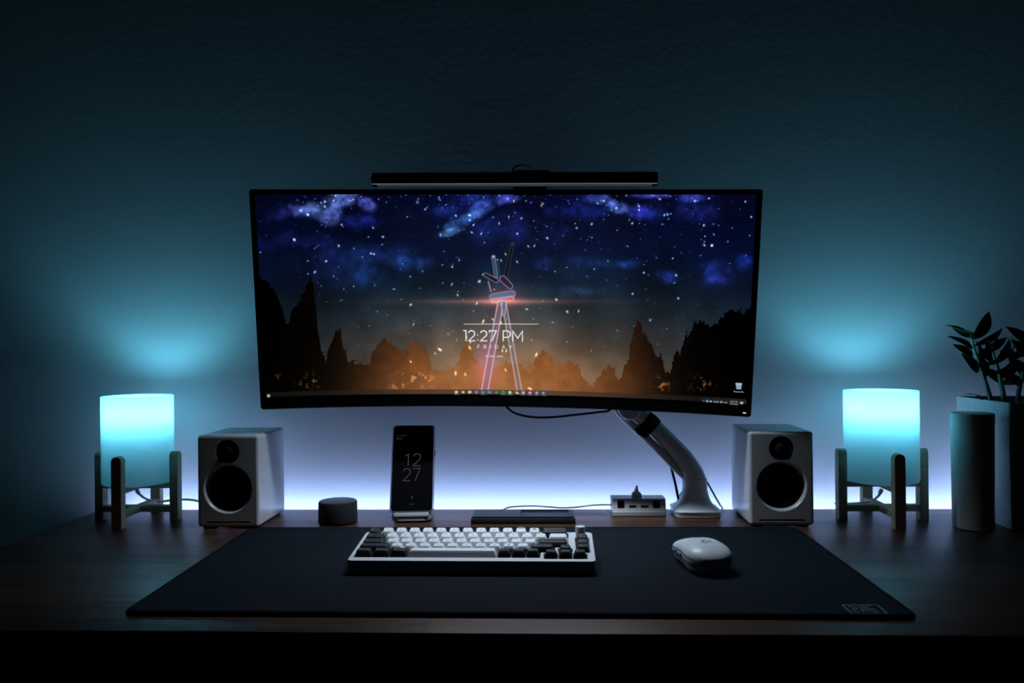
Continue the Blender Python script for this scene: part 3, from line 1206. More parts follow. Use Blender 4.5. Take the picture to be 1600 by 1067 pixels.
    seg(782, 474, 757, 612, 4.4, (150, 106, 136), .55, (232, 214, 222), .85, 1.15)
    seg(788, 476, 812, 612, 3.2, (130, 112, 124), .5, (214, 200, 204), .8, 1.1)
    seg(787, 474, 787, 492, 3.6, (80, 100, 124), .7, (210, 200, 214), .7, .5)
    # fade of the panel to its sides
    # clock rule
    for i in range(int(725), 842, 1):
        dot(i, 506.2, .6, (170, 170, 170) if i % 2 else (80, 80, 80))
    img = np.clip(np.clip(img, 0, 255) + S, 0, 255)
    # task bar
    tb = Vg < -0.1520
    bar = 0.35 * img + np.array((34, 33, 31)) * (0.35 + .65 * np.exp(-((X - 800) / 300.) ** 2))[..., None]
    img = np.where(tb[..., None], bar, img)
    tr = tb & (Ug > lay(1095, 627)[0]) & (Ug < lay(1167, 631)[0])
    img[tr] = (24, 30, 33)
    img = np.where((Vg < SV0 + 0.0008)[..., None], 0, img)
    # task bar icons
    def patch(x, y, rx, ry, col, shape='o', a=1.0):
        uu, vv = lay(x, y)
        k_ = 0.00103
        dx, dy = (Ug - uu) / k_, (Vg - vv) / k_
        if shape == 'o':
            d = np.sqrt((dx / rx) ** 2 + (dy / ry) ** 2)
            mk = np.clip((1 - d) * rx + .5, 0, 1)
        else:
            mk = np.clip(rx - np.abs(dx) + .5, 0, 1) * np.clip(ry - np.abs(dy) + .5, 0, 1)
        mk = mk * a
        for k in range(3):
            img[..., k] = img[..., k] * (1 - mk) + col[k] * mk
    icons = [('folder', (212, 196, 150)), ('ring', (190, 120, 100)), ('doc', (190, 196, 200)), ('n', (150, 96, 190)), ('o', (50, 120, 190)), ('w', (70, 120, 200)), ('x', (30, 130, 70)),
             ('s', (50, 180, 90)), ('c', (120, 200, 160)), ('v', (90, 180, 120)), ('p', (150, 140, 220)), ('q', (180, 120, 210)), ('g', (140, 120, 180)), ('b', (60, 140, 210))]
    for i, (kd, c) in enumerate(icons):
        x = 713 + i * 10.47
        y = 612.6 + 1.5 * (i / 13.0) ** 2
        if kd in ('folder', 'doc', 'w', 'x', 'b', 'n', 'o'):
            patch(x, y, 2.5, 2.1, c, 'b')
            patch(x - .4, y, 1.0, .9, tuple(min(255, q + 70) for q in c), 'b', .8)
        elif kd == 'ring':
            patch(x, y, 2.8, 2.8, (200, 90, 80))
            patch(x + 1, y + .8, 1.6, 1.6, (110, 170, 100), 'o', .8)
            patch(x, y, 1.3, 1.3, (220, 225, 230))
        elif kd == 'v':
            patch(x - .8, y - .6, 2.0, 1.7, c)
            patch(x + 1.3, y + .9, 1.8, 1.5, (200, 225, 205))
        else:
            patch(x, y, 2.8, 2.8, c)
            patch(x, y, 1.3, 1.1, (30, 60, 50) if kd == 's' else tuple(min(255, q + 60) for q in c))
        if i in (0, 4, 7, 8, 10, 11, 12, 13):
            patch(x, y + 4.0, 4.2, .45, (150, 152, 156), 'b')
    for dx in (-1.15, 1.15):
        for dy in (-1.15, 1.15):
            patch(420 + dx, 618.2 + dy, .95, .95, (215, 220, 222), 'b')
    # bin
    patch(1154.2, 603.6, 4.4, 4.6, (150, 170, 182), 'b')
    patch(1154.2, 599.4, 4.9, 1.0, (190, 200, 206), 'b')
    patch(1154.2, 604.4, 2.2, 2.2, (120, 165, 195), 'o')
    patch(1149.6, 606.5, .8, 3.0, (10, 12, 14), 'b', .8)
    patch(1158.9, 606.5, .8, 3.0, (10, 12, 14), 'b', .8)
    # tray marks
    for (x, y, rx, ry, c) in ((1099.5, 626.3, 1.7, .5, (170, 180, 185)), (1104.8, 626.6, 1.6, 2.1, (150, 165, 170)), (1110.4, 627.0, 2.0, 1.2, (200, 205, 208)), (1116.4, 627.6, 1.5, 1.4, (150, 155, 160)),
                              (1121, 627.7, 1.8, 1.5, (150, 165, 170)), (1127, 628.0, 1.9, 1.6, (205, 150, 175)), (1158.6, 629.4, 2.3, 1.9, (200, 208, 212)), (1165.2, 629.4, .3, 4.2, (110, 118, 120))):
        patch(x, y, rx, ry, c, 'b', .85)
    img = np.clip(img, 0, 255) / 255.0
    linr = np.where(img <= 0.04045, img / 12.92, ((img + 0.055) / 1.055) ** 2.4)
    return Ug, Vg, linr


NU, NV = 1000, 420
Ug, Vg, pic = wallpaper(NU, NV)
ang = Ug / RC
wd = -0.0004
co = np.stack([(RC + wd) * np.sin(ang), -(RC - (RC + wd) * np.cos(ang)), Vg], -1).reshape(-1, 3).astype(np.float32)
ii, jj = np.meshgrid(np.arange(NU - 1), np.arange(NV - 1))
q0 = (jj * NU + ii).ravel()
quads = np.stack([q0, q0 + 1, q0 + 1 + NU, q0 + NU], -1).astype(np.int32)
me = bpy.data.meshes.new('screen')
me.vertices.add(len(co))
me.vertices.foreach_set('co', co.ravel())
me.loops.add(quads.size)
me.loops.foreach_set('vertex_index', quads.ravel())
me.polygons.add(len(quads))
me.polygons.foreach_set('loop_start', np.arange(0, quads.size, 4, dtype=np.int32))
me.update(calc_edges=True)
ca = me.color_attributes.new('picture', 'FLOAT_COLOR', 'POINT')
ca.data.foreach_set('color', np.concatenate([pic.reshape(-1, 3), np.ones((NU * NV, 1))], -1).astype(np.float32).ravel())
me.shade_smooth()
scm = mat('screen_glass', (0.0005, 0.0005, 0.0005), 0.6, spec=0.0)
nt = scm.node_tree
an = nt.nodes.new('ShaderNodeAttribute')
an.attribute_name = 'picture'
nt.links.new(an.outputs['Color'], nt.nodes['Principled BSDF'].inputs['Emission Color'])
nt.nodes['Principled BSDF'].inputs['Emission Strength'].default_value = 1.0
scr = link('screen', me, scm, mon)


def on_screen(px, py, ang=0.0):
    u0, v0 = lay(px, py)
    c, s = math.cos(ang), math.sin(ang)
    return lambda x, y: cyl(u0 + x * c - y * s, v0 + x * s + y * c, -0.0009)


K = 0.00102   # metres per layout unit on the screen
bm = bmesh.new()
add_caps(bm, '12:27 PM', on_screen(770.5, 533), 98 * K, 18 * K, .17, .105)
add_caps(bm, 'FRIDAY', on_screen(773, 544.6), 57 * K, 6.0 * K, 1.0, .13)
add_text(bm, '27 MAY, 2022', on_screen(772, 558.0), width=29 * K, height=3.8 * K)
obj('clock_text', bm, M['wht'], scr, smooth=False)
bm = bmesh.new()
add_text(bm, 'Recycle Bin', on_screen(1154, 612.8), width=15 * K, height=2.9 * K)
add_text(bm, 'ENG', on_screen(1133.8, 629.8), width=5.4 * K, height=2.3 * K)
add_text(bm, '12:27 PM', on_screen(1146.4, 628.2), width=11.5 * K, height=2.3 * K)
add_text(bm, '27/05/2022', on_screen(1146.4, 632.0), width=13.5 * K, height=2.4 * K)
obj('icon_text', bm, M['tray_txt'], scr, smooth=False)
bm = bmesh.new()
add_prism(bm, rrect(.0027, .0008, .0007, 3, lay(1163, 645)[0], lay(1163, 645)[1]), -0.0006, 0.0, fn=lambda x, y, z: cyl(x, y, z))
obj('power_light', bm, M['pwr'], mon)

# ------------------------------------------------------------------ light bar on the monitor
lb = thing('monitor_light_bar', 'slim black light bar clipped on top of the monitor', 'lamp', (-0.0530, 1.2890, 1.3007), (0, 0.019, -0.0143))
BL = 0.2262
obj('bar', lathe([(0, -BL), (.0104, -BL), (.0112, -BL + .001), (.0112, BL - .001), (.0104, BL), (0, BL)], 40, (0, 0, 0), 'X'), M['bezel'], lb)


def under(x, deg, r=.01125):
    """a spot on the bar's skin, deg below its front"""
    a = math.radians(deg)
    return (x, -r * math.cos(a), -r * math.sin(a))


bm = bmesh.new()
add_prism(bm, rrect(BL - .008, 20, .0, 1, 0, 66)[:0] or dense(rrect(BL - .008, 16, 6, 5, 0, 66), 30), 0.0, 0.0006, fn=lambda x, y, z: under(math.copysign(min(abs(x), BL - .0081), x) * (1 - .012 * abs(y - 66) / 16), y, .0111 + z))
obj('diffuser', bm, mat('bar_diffuser', (0.30, 0.36, 0.38), 0.3, emit=(.55, .8, 1.0), estr=0.035), lb)
obj('glowing_rim_trim', tube([under(-BL + .009, 58), under(-BL + .012, 50), under(-BL + .017, 47), under(0, 47), under(BL - .017, 47), under(BL - .012, 50), under(BL - .009, 58)], .0006, 8, 10),
    mat('silver_trim_glow', (0.55, 0.58, 0.6), 0.25, metal=0.5, emit=(.75, .88, 1.0), estr=0.16), lb)  # trim given its own glow, standing for the lamp light along the rim
obj('clip', add_box(add_box(bmesh.new(), -.001, .052, .0070, .0258, -.0135, -.0078, .001), -.001, .052, .0200, .060, -.0085, -.0040, .001), M['black_plastic'], lb)
obj('clip_lip', box(-.0005, .0515, .0225, .0250, -.0212, -.0128, .0006), mat('clip_grey', (.03, .035, .045), .5, spec=.3), lb)
obj('counterweight', add_box(bmesh.new(), 0.0, .058, .006, .060, -.002, .0165, .003), M['bezel'], lb)
pts = [at(800, 272, 1.345), at(802, 264, 1.345), at(809, 259, 1.350), at(820, 258.5, 1.36), at(830, 264, 1.375), at(838, 274, 1.39), at(846, 300, 1.42)]
inv = (Matrix.Translation(lb.location) @ Euler(lb.rotation_euler).to_matrix().to_4x4()).inverted()
obj('cable', tube([inv @ p for p in pts], .0015, 8), M['black_plastic'], lb)
la = bpy.data.lights.new('bar_light', 'AREA')
la.shape = 'RECTANGLE'
la.size = 0.40
la.size_y = 0.007
la.energy = BAR_POWER
la.color = (0.70, 0.85, 1.0)
la.spread = math.radians(106)
lo = bpy.data.objects.new('bar_light', la)
COL.objects.link(lo)
lo.parent = lb
lo.location = (0, -.003, -.0128)
lo.rotation_euler = (math.radians(-3), 0, 0)

# ------------------------------------------------------------------ monitor arm
AY = 1.432
arm = thing('monitor_mount', 'glossy white monitor arm rising from a flared base on the desk', 'monitor arm', (0.2520, AY, DESK))


def sq(hx, e, z, cx=0, cy=0, n=48):
    out = []
    for k in range(n):
        a = 2 * PI * k / n
        c, s = math.cos(a), math.sin(a)
        out.append((cx + hx * math.copysign(abs(c) ** (2 / e), c), cy + hx * math.copysign(abs(s) ** (2 / e), s), z))
    return out


bm = add_loft(bmesh.new(), [sq(.0375, 7, 0.0), sq(.0388, 7, 0.0015), sq(.0394, 7, 0.0075), sq(.0386, 7, 0.0085)])
obj('base_plate', bm, M['white_gloss'], arm)
bm = add_loft(bmesh.new(), [sq(.0388, 7, .0088), sq(.0402, 7, .0100), sq(.0402, 6.5, .0112), sq(.0372, 5, .0132), sq(.0335, 4, .0160), sq(.0298, 3.2, .0195), sq(.0262, 2.6, .025), sq(.0238, 2.2, .032), sq(.0222, 2, .039), sq(.0213, 2, .0450)])
obj('flared_base', bm, M['white_gloss'], arm)
obj('collar', lathe([(0, .0455), (.0208, .0455), (.0212, .0465), (.0214, .060), (.0210, .0625), (.019, .0635), (0, .0635)], 48), M['white_gloss'], arm)


def al(p):
    return p - Vector(arm.location)


A0 = [al(at(1088, 757, AY)), al(at(1083, 742, AY)), al(at(1069, 718, AY)), al(at(1050, 696, AY)), al(at(1028, 673, AY)), al(at(1007, 654, AY)), al(at(992, 642, AY)), al(at(980, 632, AY))]
obj('lower_arm', tube(A0, [.0190, .0192, .0172, .0155, .0146, .0142, .0140, .0110], 24, 8), M['white_gloss'], arm)
C0 = [al(at(1073, 750, AY - .003)), al(at(1053, 728, AY - .003)), al(at(1029, 703, AY - .003)), al(at(1007, 682, AY - .003)), al(at(986, 663, AY - .003)), al(at(969, 647, AY - .003)), al(at(961, 637, AY - .003))]
obj('cable_cover', tube(C0, [.004, .0068, .0074, .0074, .0074, .0066, .004], 16, 8), M['white_gloss'], arm)
# second link up to the screen mount
E0 = al(at(982, 637, AY))
VM = Vector((-0.070, 1.430, 1.105)) - Vector(arm.location)
obj('elbow_joint', lathe([(0, -.022), (.018, -.022), (.0195, -.019), (.0195, .019), (.018, .022), (0, .022)], 32, tuple(E0), 'Y'), M['white_gloss'], arm)
obj('upper_arm', tube([E0, E0.lerp(VM, .33) + Vector((-.004, 0, -.004)), E0.lerp(VM, .66), VM], [.0175, .017, .0155, .014], 20, 6), M['white_gloss'], arm)
obj('tilt_head', box(VM.x - .022, VM.x + .022, -.028, .012, VM.z - .026, VM.z + .026, .006), M['white_gloss'], arm)
hm = box(-.05, .05, -.003, .003, -.05, .05, .002)
for v in hm.verts:
    v.co = Matrix.Rotation(MROT[0], 3, 'X') @ v.co + VM + Vector((0, -.030, 0))
obj('screen_mount', hm, M['black_metal'], arm)
# hook-and-loop strap around the arm
ps = catmull(A0, 8)
i0 = min(range(len(ps)), key=lambda i: (ps[i] - al(at(1012, 665, AY))).length)
seg_ = [ps[i] for i in (i0 - 4, i0 - 2, i0, i0 + 2, i0 + 4)]
cover_off = Vector((-.0030, 0, -.0030))
wl = Vector(arm.location)
sw = thing('wrapped_strap', 'black strap with a small square textured face, wrapped around the white arm below the monitor', 'strap', wl + ps[i0])
o_ = -ps[i0]
obj('band', tube([q + cover_off * .8 + o_ for q in (ps[i0 - 3], ps[i0 - 1], ps[i0 + 1], ps[i0 + 3])], [.0195, .0203, .0203, .0195], 24, 3), M['black_matte'], sw)
tabm = box(-.0075, .0075, -.004, .003, -.0090, .0090, .002)
tc_ = al(at(1021, 661, AY - .017)) + o_
for v in tabm.verts:
    v.co = Matrix.Rotation(math.radians(38), 3, 'Y') @ v.co + tc_
obj('textured_face', tabm, mat('strap_weave', (.014, .016, .018), .6, bump=.0012, bscale=700), sw)
obj('strap_end', tube([al(at(993, 669, AY - .010)) + o_, al(at(999, 676, AY - .014)) + o_, al(at(1010, 681, AY - .018)) + o_], [.0025, .004, .0045], 10, 5), M['black_matte'], sw)

# cables around the arm
c1 = tube([at(1043, 714, AY + .021), at(1048, 728, AY + .024), at(1055, 755, AY + .024), at(1060, 779, AY + .025), at(1064, 790, 1.474), at(1066, 806, 1.484), at(1066, 860, 1.484)], .0024, 10)
tag(obj('power_cable', c1, M['black_plastic']), 'thick black cable hanging from the monitor arm, left of its base', 'cable')
c2 = tube([at(1100, 746, AY + .022), at(1107, 757, AY + .026), at(1117, 775, AY + .03), at(1125, 789, 1.474), at(1129, 800, 1.484), at(1130, 860, 1.484)], .0016, 10)
tag(obj('signal_cable', c2, M['black_plastic']), 'thin black cable dropping behind the right of the monitor arm base', 'cable')
c3 = tube([at(1070, 752, AY + .026), at(1067, 765, AY + .03), at(1061, 776, AY + .036), at(1056, 790, 1.478), at(1054, 806, 1.486), at(1054, 850, 1.486)], .0011, 8)
tag(obj('thin_cable', c3, M['black_plastic']), 'thin black lead curving behind the monitor arm collar', 'cable')
c4 = tube([at(786, 625, 1.405), at(793, 637, 1.405), at(806, 646, 1.405), at(830, 651.5, 1.405), at(860, 652, 1.41), at(900, 648, 1.415), at(935, 644, 1.405), at(952, 641, 1.402), at(958, 628, 1.402)], .0021, 10)
tag(obj('monitor_cable', c4, M['black_plastic']), 'black cable sagging under the monitor towards the arm', 'cable')


# ------------------------------------------------------------------ speakers
def make_speaker(name, label, x, y, rz):
    t = thing(name, label, 'speaker', (x, y, DESK), (0, 0, rz), 'desktop speakers')
    W2, D, Hh = 0.0515, 0.133, 0.1535
    z0 = 0.0022
    bm = add_box(bmesh.new(), -W2, W2, 0, D, z0, Hh, .0050, 5)
    cab = obj('cabinet', bm, M['white_satin'], t)
    wz, tz = 0.0655, 0.1265
    bowl = lathe([(0, -.004), (.0425, -.004), (.0408, 0.0), (.0385, .0025), (.0355, .0085), (.0350, .030), (0, .030)], 64, (0, 0, wz), 'Y')
    twt = lathe([(0, -.004), (.0200, -.004), (.0200, .0045), (0, .0045)], 48, (0, 0, tz), 'Y')
    slot = box(-.0365, .0365, -.01, .06, .0092, .0120)
    cut(cab, [bowl, twt, slot])
    obj('tweeter', lathe([(.0199, .0005), (.0196, .0012), (.0165, .0022), (.0115, .0040), (.0105, .0025), (.0080, -.0002), (.004, -.0018), (0, -.0022)], 48, (0, 0, tz), 'Y'), M['cone'], t)
    obj('woofer_surround', lathe([(.0350, .0095), (.0345, .0070), (.0325, .0056), (.0300, .0066), (.0290, .0095)], 64, (0, 0, wz), 'Y'), M['rubber'], t)
    obj('woofer_cone', lathe([(.0290, .0094), (.020, .0150), (.0115, .0200), (.0110, .0200), (.009, .0165), (.005, .0142), (0, .0135)], 64, (0, 0, wz), 'Y'), M['cone'], t)
    obj('slot_lining', box(-.0363, .0363, .004, .0595, .0093, .0096), M['black_matte'], t)
    for sx in (-1, 1):
        for yy in (.014, D - .014):
            obj('foot', box(sx * .036 - .008, sx * .036 + .008, yy - .008, yy + .008, 0, z0 + .0008, .0006), M['rubber'], t)
    obj('terminal_panel', box(-.03, .03, D - .0008, D + .0012, .02, .09, .0005), M['black_plastic'], t)
    return t


make_speaker('speaker', 'white desktop speaker standing right of the left lamp', -0.5305, 1.3185, 0.0)
make_speaker('speaker', 'white desktop speaker standing right of the monitor arm base', 0.3740, 1.3335, 0.0)


# ------------------------------------------------------------------ table lamps
def make_lamp(label, x, y, cord_side):
    t = thing('table_lamp', label, 'lamp', (x, y, DESK), (0, 0, 0), 'glowing table lamps')
    R, Z0, Z1 = 0.0585, 0.0645, 0.2165
    # shade: one wall of frosted glass with a rounded rim and a bottom
    prof = [(.020, Z0 + .0004), (R - .006, Z0 + .0004), (R - .0015, Z0 + .002), (R, Z0 + .006), (R, Z1 - .001), (R - .0005, Z1 - .0002), (R - .0012, Z1 - .001)]
    obj('lamp_shade', lathe(prof, 96), M['shade'], t)
    for k, (ax, ay) in enumerate(((1, 0), (-1, 0), (0, 1), (0, -1))):
        bm = bmesh.new()
        hwid = 0.0088
        ol_ = [(-hwid, 0), (hwid, 0)] + [(hwid * math.cos(a), 0.1105 + hwid * math.sin(a)) for a in [PI * i / 14 for i in range(15)]]
        a0, a1 = R + .0006, R + .0150

        def fn(u_, z_, d_, ax=ax, ay=ay):
            return (ax * d_ - ay * u_, ay * d_ + ax * u_, z_)
        rings = [[fn(u_ * s_, 0.055 + (z_ - .055) * s2, d_) for u_, z_ in ol_] for d_, s_, s2 in ((a0, .93, .995), (a0 + .0008, 1, 1), (a1 - .0008, 1, 1), (a1, .93, .995))]
        add_loft(bm, rings)
        for v in bm.verts:
            v.co.z = max(v.co.z, 0)
        obj('leg', bm, M['pine'], t)
    # two cross braces, each of two halved bars
    for z, hh in ((.0150, .0105), (.0560, .0085)):
        bm = bmesh.new()
        add_box(bm, -R - .0007, R + .0007, -.0075, .0075, z, z + hh, .0006)
        obj('cross_bar', bm, M['pine'], t)
        bm = bmesh.new()
        add_box(bm, -.0075, .0075, -R - .0007, -.0077, z, z + hh, .0006)
        add_box(bm, -.0075, .0075, .0077, R + .0007, z, z + hh, .0006)
        obj('cross_bar', bm, M['pine'], t)
    sk = obj('socket', lathe([(0, .0650), (.018, .0650), (.018, .072), (.0145, .076), (.0145, .135), (0, .135)], 32), M['white_plastic'], t)
    bl = obj('bulb', lathe([(.0240, .1725), (.0262, .1765), (.0268, .1815), (.0254, .1885), (.0225, .1935)], 32), M['bulb'], t)
    obj('bulb_dome', lathe([(.0225, .1936), (.0170, .1980), (.0090, .2004), (0, .2010)], 32), M['bulb_top'], t)
    obj('bulb_collar', lathe([(.0120, .1350), (.0150, .1400), (.0200, .1580), (.0270, .1712), (.0264, .1722), (.0120, .1723)], 32), M['shade'], t)
    return t


lampL = make_lamp('glowing cyan table lamp in a four-legged wooden stand, left of the speakers', -0.7165, 1.3870, 1)
lampR = make_lamp('glowing cyan table lamp in a four-legged wooden stand, beside the planter', 0.5535, 1.3870, -1)


def cord(label, pts):
    t = thing('lamp_cord', label, 'cord', pts[0])
    o = Vector(pts[0])
    obj('cable', tube([p - o for p in pts], .0020, 10), M['grey_cord'], t)
    obj('plug_grip', tube([Vector((0, 0, .0005)), (pts[1] - o) * .5], .0034, 10, 4), M['grey_cord'], t)


cord('grey cord running from under the left lamp to behind the speaker', [at(214, 767, 1.400), at(219, 773, 1.410), at(230, 780, 1.425), at(250, 783.5, 1.44), at(275, 780.5, 1.45), at(300, 781, 1.456), at(330, 788, 1.462), at(345, 790, 1.478), at(350, 798, 1.488), at(350, 840, 1.488)])
cord('grey cord running from under the right lamp to the rear edge of the desk', [at(1377, 766, 1.400), at(1373, 774, 1.41), at(1362, 782, 1.42), at(1340, 786, 1.435), at(1318, 787, 1.448), at(1308, 788, 1.460), at(1305, 787, 1.478), at(1305, 795, 1.489), at(1305, 840, 1.488)])

# ------------------------------------------------------------------ smart puck
pk = thing('smart_speaker', 'small round black fabric speaker between the left speaker and the phone', 'smart speaker', (-0.3600, 1.3660, DESK))
obj('body', lathe([(0, 0), (.0310, 0), (.0325, .0015), (.0330, .004), (.0322, .0345), (.0316, .0362), (.0300, .0366)], 64), M['puck'], pk)
obj('top_cover', lathe([(.0304, .0362), (.0303, .0371), (.0296, .0373), (0, .0368)], 64), M['puck_top'], pk)

# ------------------------------------------------------------------ phone on its charging stand
ST = thing('charging_stand', 'pale grey wireless charging stand holding up the phone', 'charging stand', (-0.2345, 1.3650, DESK), (0, 0, math.radians(4.5)))
bm = bmesh.new()
add_loft(bm, [[(x, y + .038, z) for x, y in rrect(.031 - d, .040 - d, .016, 8)] for d, z in ((.003, 0.0), (.0, .0015), (0, .0035))])
obj('rubber_base', bm, M['rubber'], ST)
lean = math.radians(25)
bm = bmesh.new()
rings = []
for k in range(9):
    f = k / 8
    z = 0.0035 + f * .011
    e = .0335 + .001 * math.sin(f * PI)
    rings.append([(x, y + .034, z) for x, y in rrect(e, .038 - .004 * f * f, .014, 8)])
add_loft(bm, rings)
obj('base', bm, M['stand_grey'], ST)
RL = Matrix.Rotation(-lean, 3, 'X')
PO = Vector((0, -.001, .0155))      # where the phone's lower edge rests
bm = bmesh.new()
add_prism(bm, [(x, y) for x, y in rrect(.030, .050, .024, 8, 0, .052)], 0, .009, .002,
          fn=lambda x, y, z: tuple(PO + RL @ Vector((x, .0112 + z, y))))
obj('back_rest', bm, M['stand_grey'], ST)
bm = bmesh.new()
add_prism(bm, rrect(.0300, .0036, .0028, 4, 0, -.0022), -.0015, .0118, .001, fn=lambda x, y, z: tuple(PO + RL @ Vector((x, z, y))))
obj('lip', bm, M['stand_grey'], ST)

PHL = PO + Vector((0, 0, .0012))
ph = thing('smartphone', 'black smartphone in a clear case showing a dim clock, on its charging stand', 'phone',
           Vector(ST.location) + Matrix.Rotation(math.radians(4.5), 3, 'Z') @ (PO + RL @ Vector((0, 0, .0030))), (-lean, 0, math.radians(4.5)), mode='XYZ')
PHW, PHH = 0.0352, 0.0762


def phm(outline, y0, y1, bev=0.0):
    return add_prism(bmesh.new(), outline, y0, y1, bev, fn=lambda x, y, z: (x, z, y))


CZ = .0775
obj('phone_body', phm(rrect(PHW, PHH, .0052, 6, 0, CZ), .0012, .0090, .0012), M['black_plastic'], ph)
obj('display', phm(rrect(PHW - .0009, PHH - .0009, .0046, 6, 0, CZ), .0008, .0013), M['black_gloss'], ph)
# clear case: an open frame around the body
bm = bmesh.new()
prof = [(.0002, .0004), (.0016, .0002), (.0020, .0012), (.0020, .0092), (.0014, .0104), (.0002, .0104)]
ri = []
for d, yv in prof:
    ri.append([(x, yv, z) for x, z in rrect(PHW + d, PHH + d, .0052 + d, 6, 0, CZ)])
ri.append(ri[0])
vrr = [[bm.verts.new(p) for p in r] for r in ri[:-1]]
for a, b in zip(vrr, vrr[1:] + vrr[:1]):
    for i in range(len(a)):
        bm.faces.new((a[i], a[(i + 1) % len(a)], b[(i + 1) % len(a)], b[i]))
obj('clear_case', bm, M['clear'], ph)
obj('side_button', box(PHW + .0020, PHW + .0030, .0035, .0065, .0975, .1085, .0004), M['black_plastic'], ph)
bm = bmesh.new()


def numeral(ch, x0, z0, wd_, h_, sw):
    for st in STROKES[ch]:
        pts_ = [(a * wd_ / .74, b * h_) for a, b in st]
        if ch == '2':
            pts_ = [(q.x, q.y) for q in catmull([(a, b, 0) for a, b in pts_[:-1]], 4)] + [pts_[-1]]
        add_stroke(bm, pts_, sw, lambda x, y: (x0 + x, .0006, z0 + y))


numeral('1', -.0175, .0800, .0130, .0215, .00065)
numeral('2', .0000, .0800, .0140, .0215, .00065)
numeral('2', -.0165, .0537, .0135, .0215, .00065)
numeral('7', -.0003, .0537, .0135, .0215, .00065)
obj('clock_numerals', bm, M['dim'], ph, smooth=False)
bm = bmesh.new()
add_text(bm, 'Fri, 27 May', lambda x, y: (-.0205 + x, .0006, .1340 + y), width=.0160, height=.0022)
add_text(bm, '18°C', lambda x, y: (-.0215 + x, .0006, .1285 + y), width=.0058, height=.0020)
add_stroke(bm, [(-.0288, .1294), (-.0262, .1294)], .0022, lambda x, y: (x, .0006, y))
obj('date_text', bm, M['dim2'], ph, smooth=False)
bm = bmesh.new()
add_stroke(bm, [(-.0040, .0130), (.0045, .0130)], .0006, lambda x, y: (x, .0006, y))
add_stroke(bm, [(-.0014, .0255), (.0004, .0255)], .0022, lambda x, y: (x, .0006, y))
add_stroke(bm, [(.0012, .0245), (.0012, .0215)], .0009, lambda x, y: (x, .0006, y))
obj('shortcut_icon', bm, M['dim2'], ph, smooth=False)

# ------------------------------------------------------------------ tray
ty = thing('desk_tray', 'low navy desk tray with a sunken right half, behind the keyboard', 'tray', (-0.0455, 1.3515, DESK))
tr_ = obj('tray_base', box(-.0870, .0870, 0, .062, 0, .0095, .0008), M['tray'], ty)
tp = obj('tray_top', box(-.0845, .0835, .0012, .0608, .0095, .0125, .0006), M['tray'], ty)
cut(tp, [box(-.0050, .0770, .0055, .0565, .0098, .02)])
bm = bmesh.new()
for cxm, r_ in ((-.049, .003), (-.038, .003)):
    add_stroke(bm, [(cxm + r_ * math.cos(a), .031 + 2.0 * r_ * math.sin(a)) for a in [2 * PI * k / 20 for k in range(21)]], .0007, lambda x, y: (x, y, .0127))
obj('emblem', bm, M['logo_dim'], ty)
cab = tube([at(778, 800, 1.419), at(785, 797, 1.440), at(792, 793.5, 1.462), at(803, 791.5, 1.470), at(833, 790.5, 1.472), at(858, 792.0, 1.472), at(880, 793.5, 1.472), at(905, 792, 1.472), at(925, 789.5, 1.472), at(945, 788.5, 1.45), at(957, 789, 1.44)], .0012, 10)
tag(obj('charging_cable', cab, M['grey_cord']), 'thin grey cable running behind the tray into the power hub', 'cable')

# ------------------------------------------------------------------ power hub
hb = thing('power_hub', 'small white power hub with a plug in its top, left of the monitor arm', 'power strip', (0.1530, 1.4105, DESK), (0, 0, 0))
bm = bmesh.new()
sec = [(0.0015, 0.0), (0.0, .0015), (0.0, .0075), (.0008, .0085), (.0085, .0280), (.0095, .0290), (.0450, .0290), (.0460, .028), (.0460, 0.0)]
hw_ = .0462
add_loft(bm, [[(-hw_ + dx, y, z) for y, z in sec] if s < 0 else [(hw_ - dx, y, z) for y, z in sec] for s, dx in ((-1, 0), (1, 0))])
hub = obj('hub_body', bm, M['white_satin'], hb)


def slope_box(x0, x1, z0, z1, proud=0.0006, deep=.002):
    b = bmesh.new()
    d = Vector((0, .0077, .0195)).normalized()
    nrm = Vector((0, -d.z, d.y))
    vv = []
    for off in (proud, -deep):
        for (x, z) in ((x0, z0), (x1, z0), (x1, z1), (x0, z1)):
            base_ = Vector((x, .0008, .0085)) + d * z
            vv.append(b.verts.new(base_ + nrm * off))
    b.faces.new(vv[0:4])
    b.faces.new(vv[4:8][::-1])
    for i in range(4):
        j = (i + 1) % 4
        b.faces.new((vv[i], vv[i + 4], vv[j + 4], vv[j]))
    return b


for x in (-.0310, .0300):
    obj('socket', slope_box(x - .0058, x + .0058, .0065, .0190), M['black_gloss'], hb)
for x in (-.0108, .0095):
    obj('charging_port', slope_box(x - .0062, x + .0062, .0072, .0105), M['black_gloss'], hb)
pg = thing('power_plug', 'white plug standing in the top of the power hub', 'plug', (0.1510, 1.4330, DESK + .029))
obj('plug_body', add_loft(bmesh.new(), [[(x, y, z) for x, y in rrect(a, a * .9, a * .35, 5)] for a, z in ((.0086, .0), (.0088, .001), (.0086, .0060), (.0066, .0088), (.0036, .0104), (.0030, .0145))]), M['white_satin'], pg)
obj('plug_cord', tube([(0, 0, .0138), (.001, .004, .0175), (.003, .020, .013), (.005, .040, -.006), (.006, .0535, -.03), (.006, .054, -.08)], .0022, 8), M['grey_cord'], pg)

